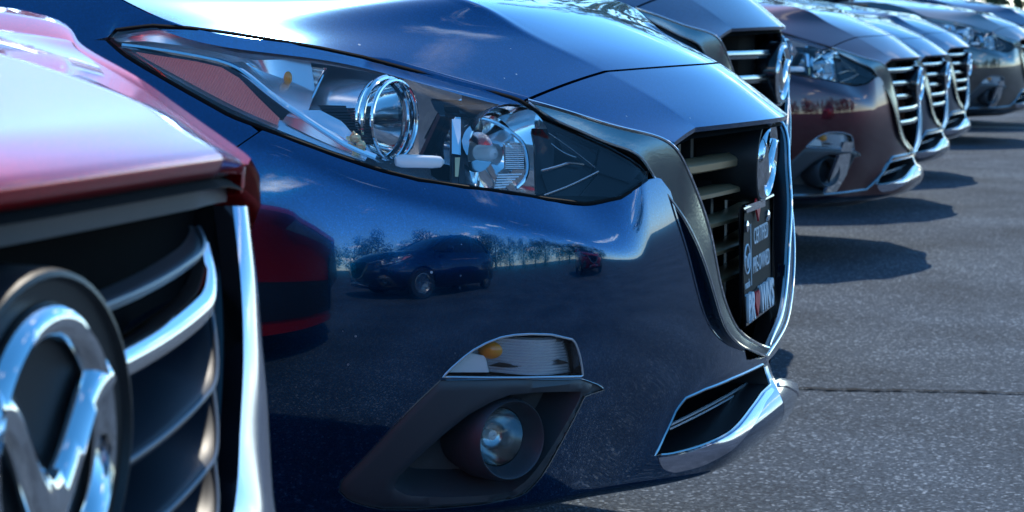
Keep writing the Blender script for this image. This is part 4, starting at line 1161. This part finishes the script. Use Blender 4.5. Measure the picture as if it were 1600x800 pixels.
# ------------------------------------------------------------------ trees
def leafmat():
    m, nt, b, N, L = newmat('leaves')
    oi = N('ShaderNodeTexCoord'); n = N('ShaderNodeTexNoise'); n.inputs['Scale'].default_value = 1.6; n.inputs['Detail'].default_value = 3; L(oi.outputs['Object'], n.inputs['Vector'])
    cr = N('ShaderNodeValToRGB'); e = cr.color_ramp.elements; e[0].position = .35; e[0].color = (.022, .045, .012, 1); e[1].position = .68; e[1].color = (.075, .115, .03, 1)
    L(n.outputs['Fac'], cr.inputs[0]); L(cr.outputs[0], b.inputs['Base Color']); b.inputs['Roughness'].default_value = .55
    return m
M['leaves'] = leafmat(); M['bark'] = simple('bark', (.09, .065, .045), .9, bump=.5, bscale=30)
def make_tree(h, r, seed):
    rg = np.random.default_rng(seed); root = empty('tree', (0, 0, 0))
    m = MB().tube([(0, 0, 0), (.05, .03, h*.25), (-.05, .05, h*.5), (.03, 0, h*.8)], [h*.03, h*.024, h*.017, h*.006], 9)
    for k in range(7):
        a = k*2.4; z = h*(.28+.07*k); m.tube([(0, 0, z), (math.cos(a)*r*.4, math.sin(a)*r*.4, z+h*.08), (math.cos(a)*r*.75, math.sin(a)*r*.75, z+h*.2)], [h*.010, h*.007, h*.002], 6)
    m.build('trunk', M['bark'], root)
    V = []; F = []
    for k in range(34):
        d = nz(rg.normal(size=3)); c = np.array([d[0]*r*.7, d[1]*r*.7, h*.54+d[2]*h*.40])*np.array([1, 1, 1])*rg.uniform(.75, 1.05)
        cr = r*rg.uniform(.22, .42)
        for _ in range(75):
            q = nz(rg.normal(size=3))*cr*rg.uniform(.5, 1.05)+c; e1 = nz(rg.normal(size=3)); e2 = nz(np.cross(e1, rg.normal(size=3))); s_ = rg.uniform(.10, .22)*h/8
            i = len(V); V += [q-e1*s_, q+e2*s_*.55, q+e1*s_, q-e2*s_*.55]; F.append((i, i+1, i+2, i+3))
    mk('crown', V, F, M['leaves'], root, False)
    return root
T0 = [make_tree(8.5, 3.4, 3), make_tree(10, 3.8, 8), make_tree(7.2, 3.2, 12)]
TREES = [(-13.5, 42, 0, 1.0), (-8.6, 39, 1, .9), (-19, 45, 2, 1.2), (-4.5, 44, 2, 1.0), (-25, 41, 1, 1.0)]
_rg = np.random.default_rng(4)
for k in range(34):
    a = math.radians(-160+k*5.6); d = 42+_rg.uniform(-5, 8)
    TREES.append((math.cos(a)*d, math.sin(a)*d-4, int(_rg.integers(0, 3)), float(_rg.uniform(.75, 1.15))))
TL_ = ['leafy tree with a rounded crown far behind the row of cars, above the farthest hood', 'taller leafy tree right behind the end of the row of cars', 'broad leafy tree far behind the row, left of the others', 'leafy tree farthest right behind the row of cars', 'tall leafy tree at the far left behind the row']
used = set()
for i, (x, y, k, s_) in enumerate(TREES):
    if k not in used: t = T0[k]; used.add(k)
    else:
        t = T0[k].copy(); COL.objects.link(t)
        for ch in T0[k].children: c = ch.copy(); COL.objects.link(c); c.parent = t
    t.location = (x, y, 0); t.rotation_euler = (0, 0, i*1.7); t.scale = (s_, s_, s_*(1+.1*math.sin(i*2.1)))
    tag(t, TL_[i] if i < 5 else 'leafy green tree at the edge of the lot, seen only in the paint reflections', 'tree', 'trees behind the row of cars' if i < 5 else 'trees at the edge of the lot')
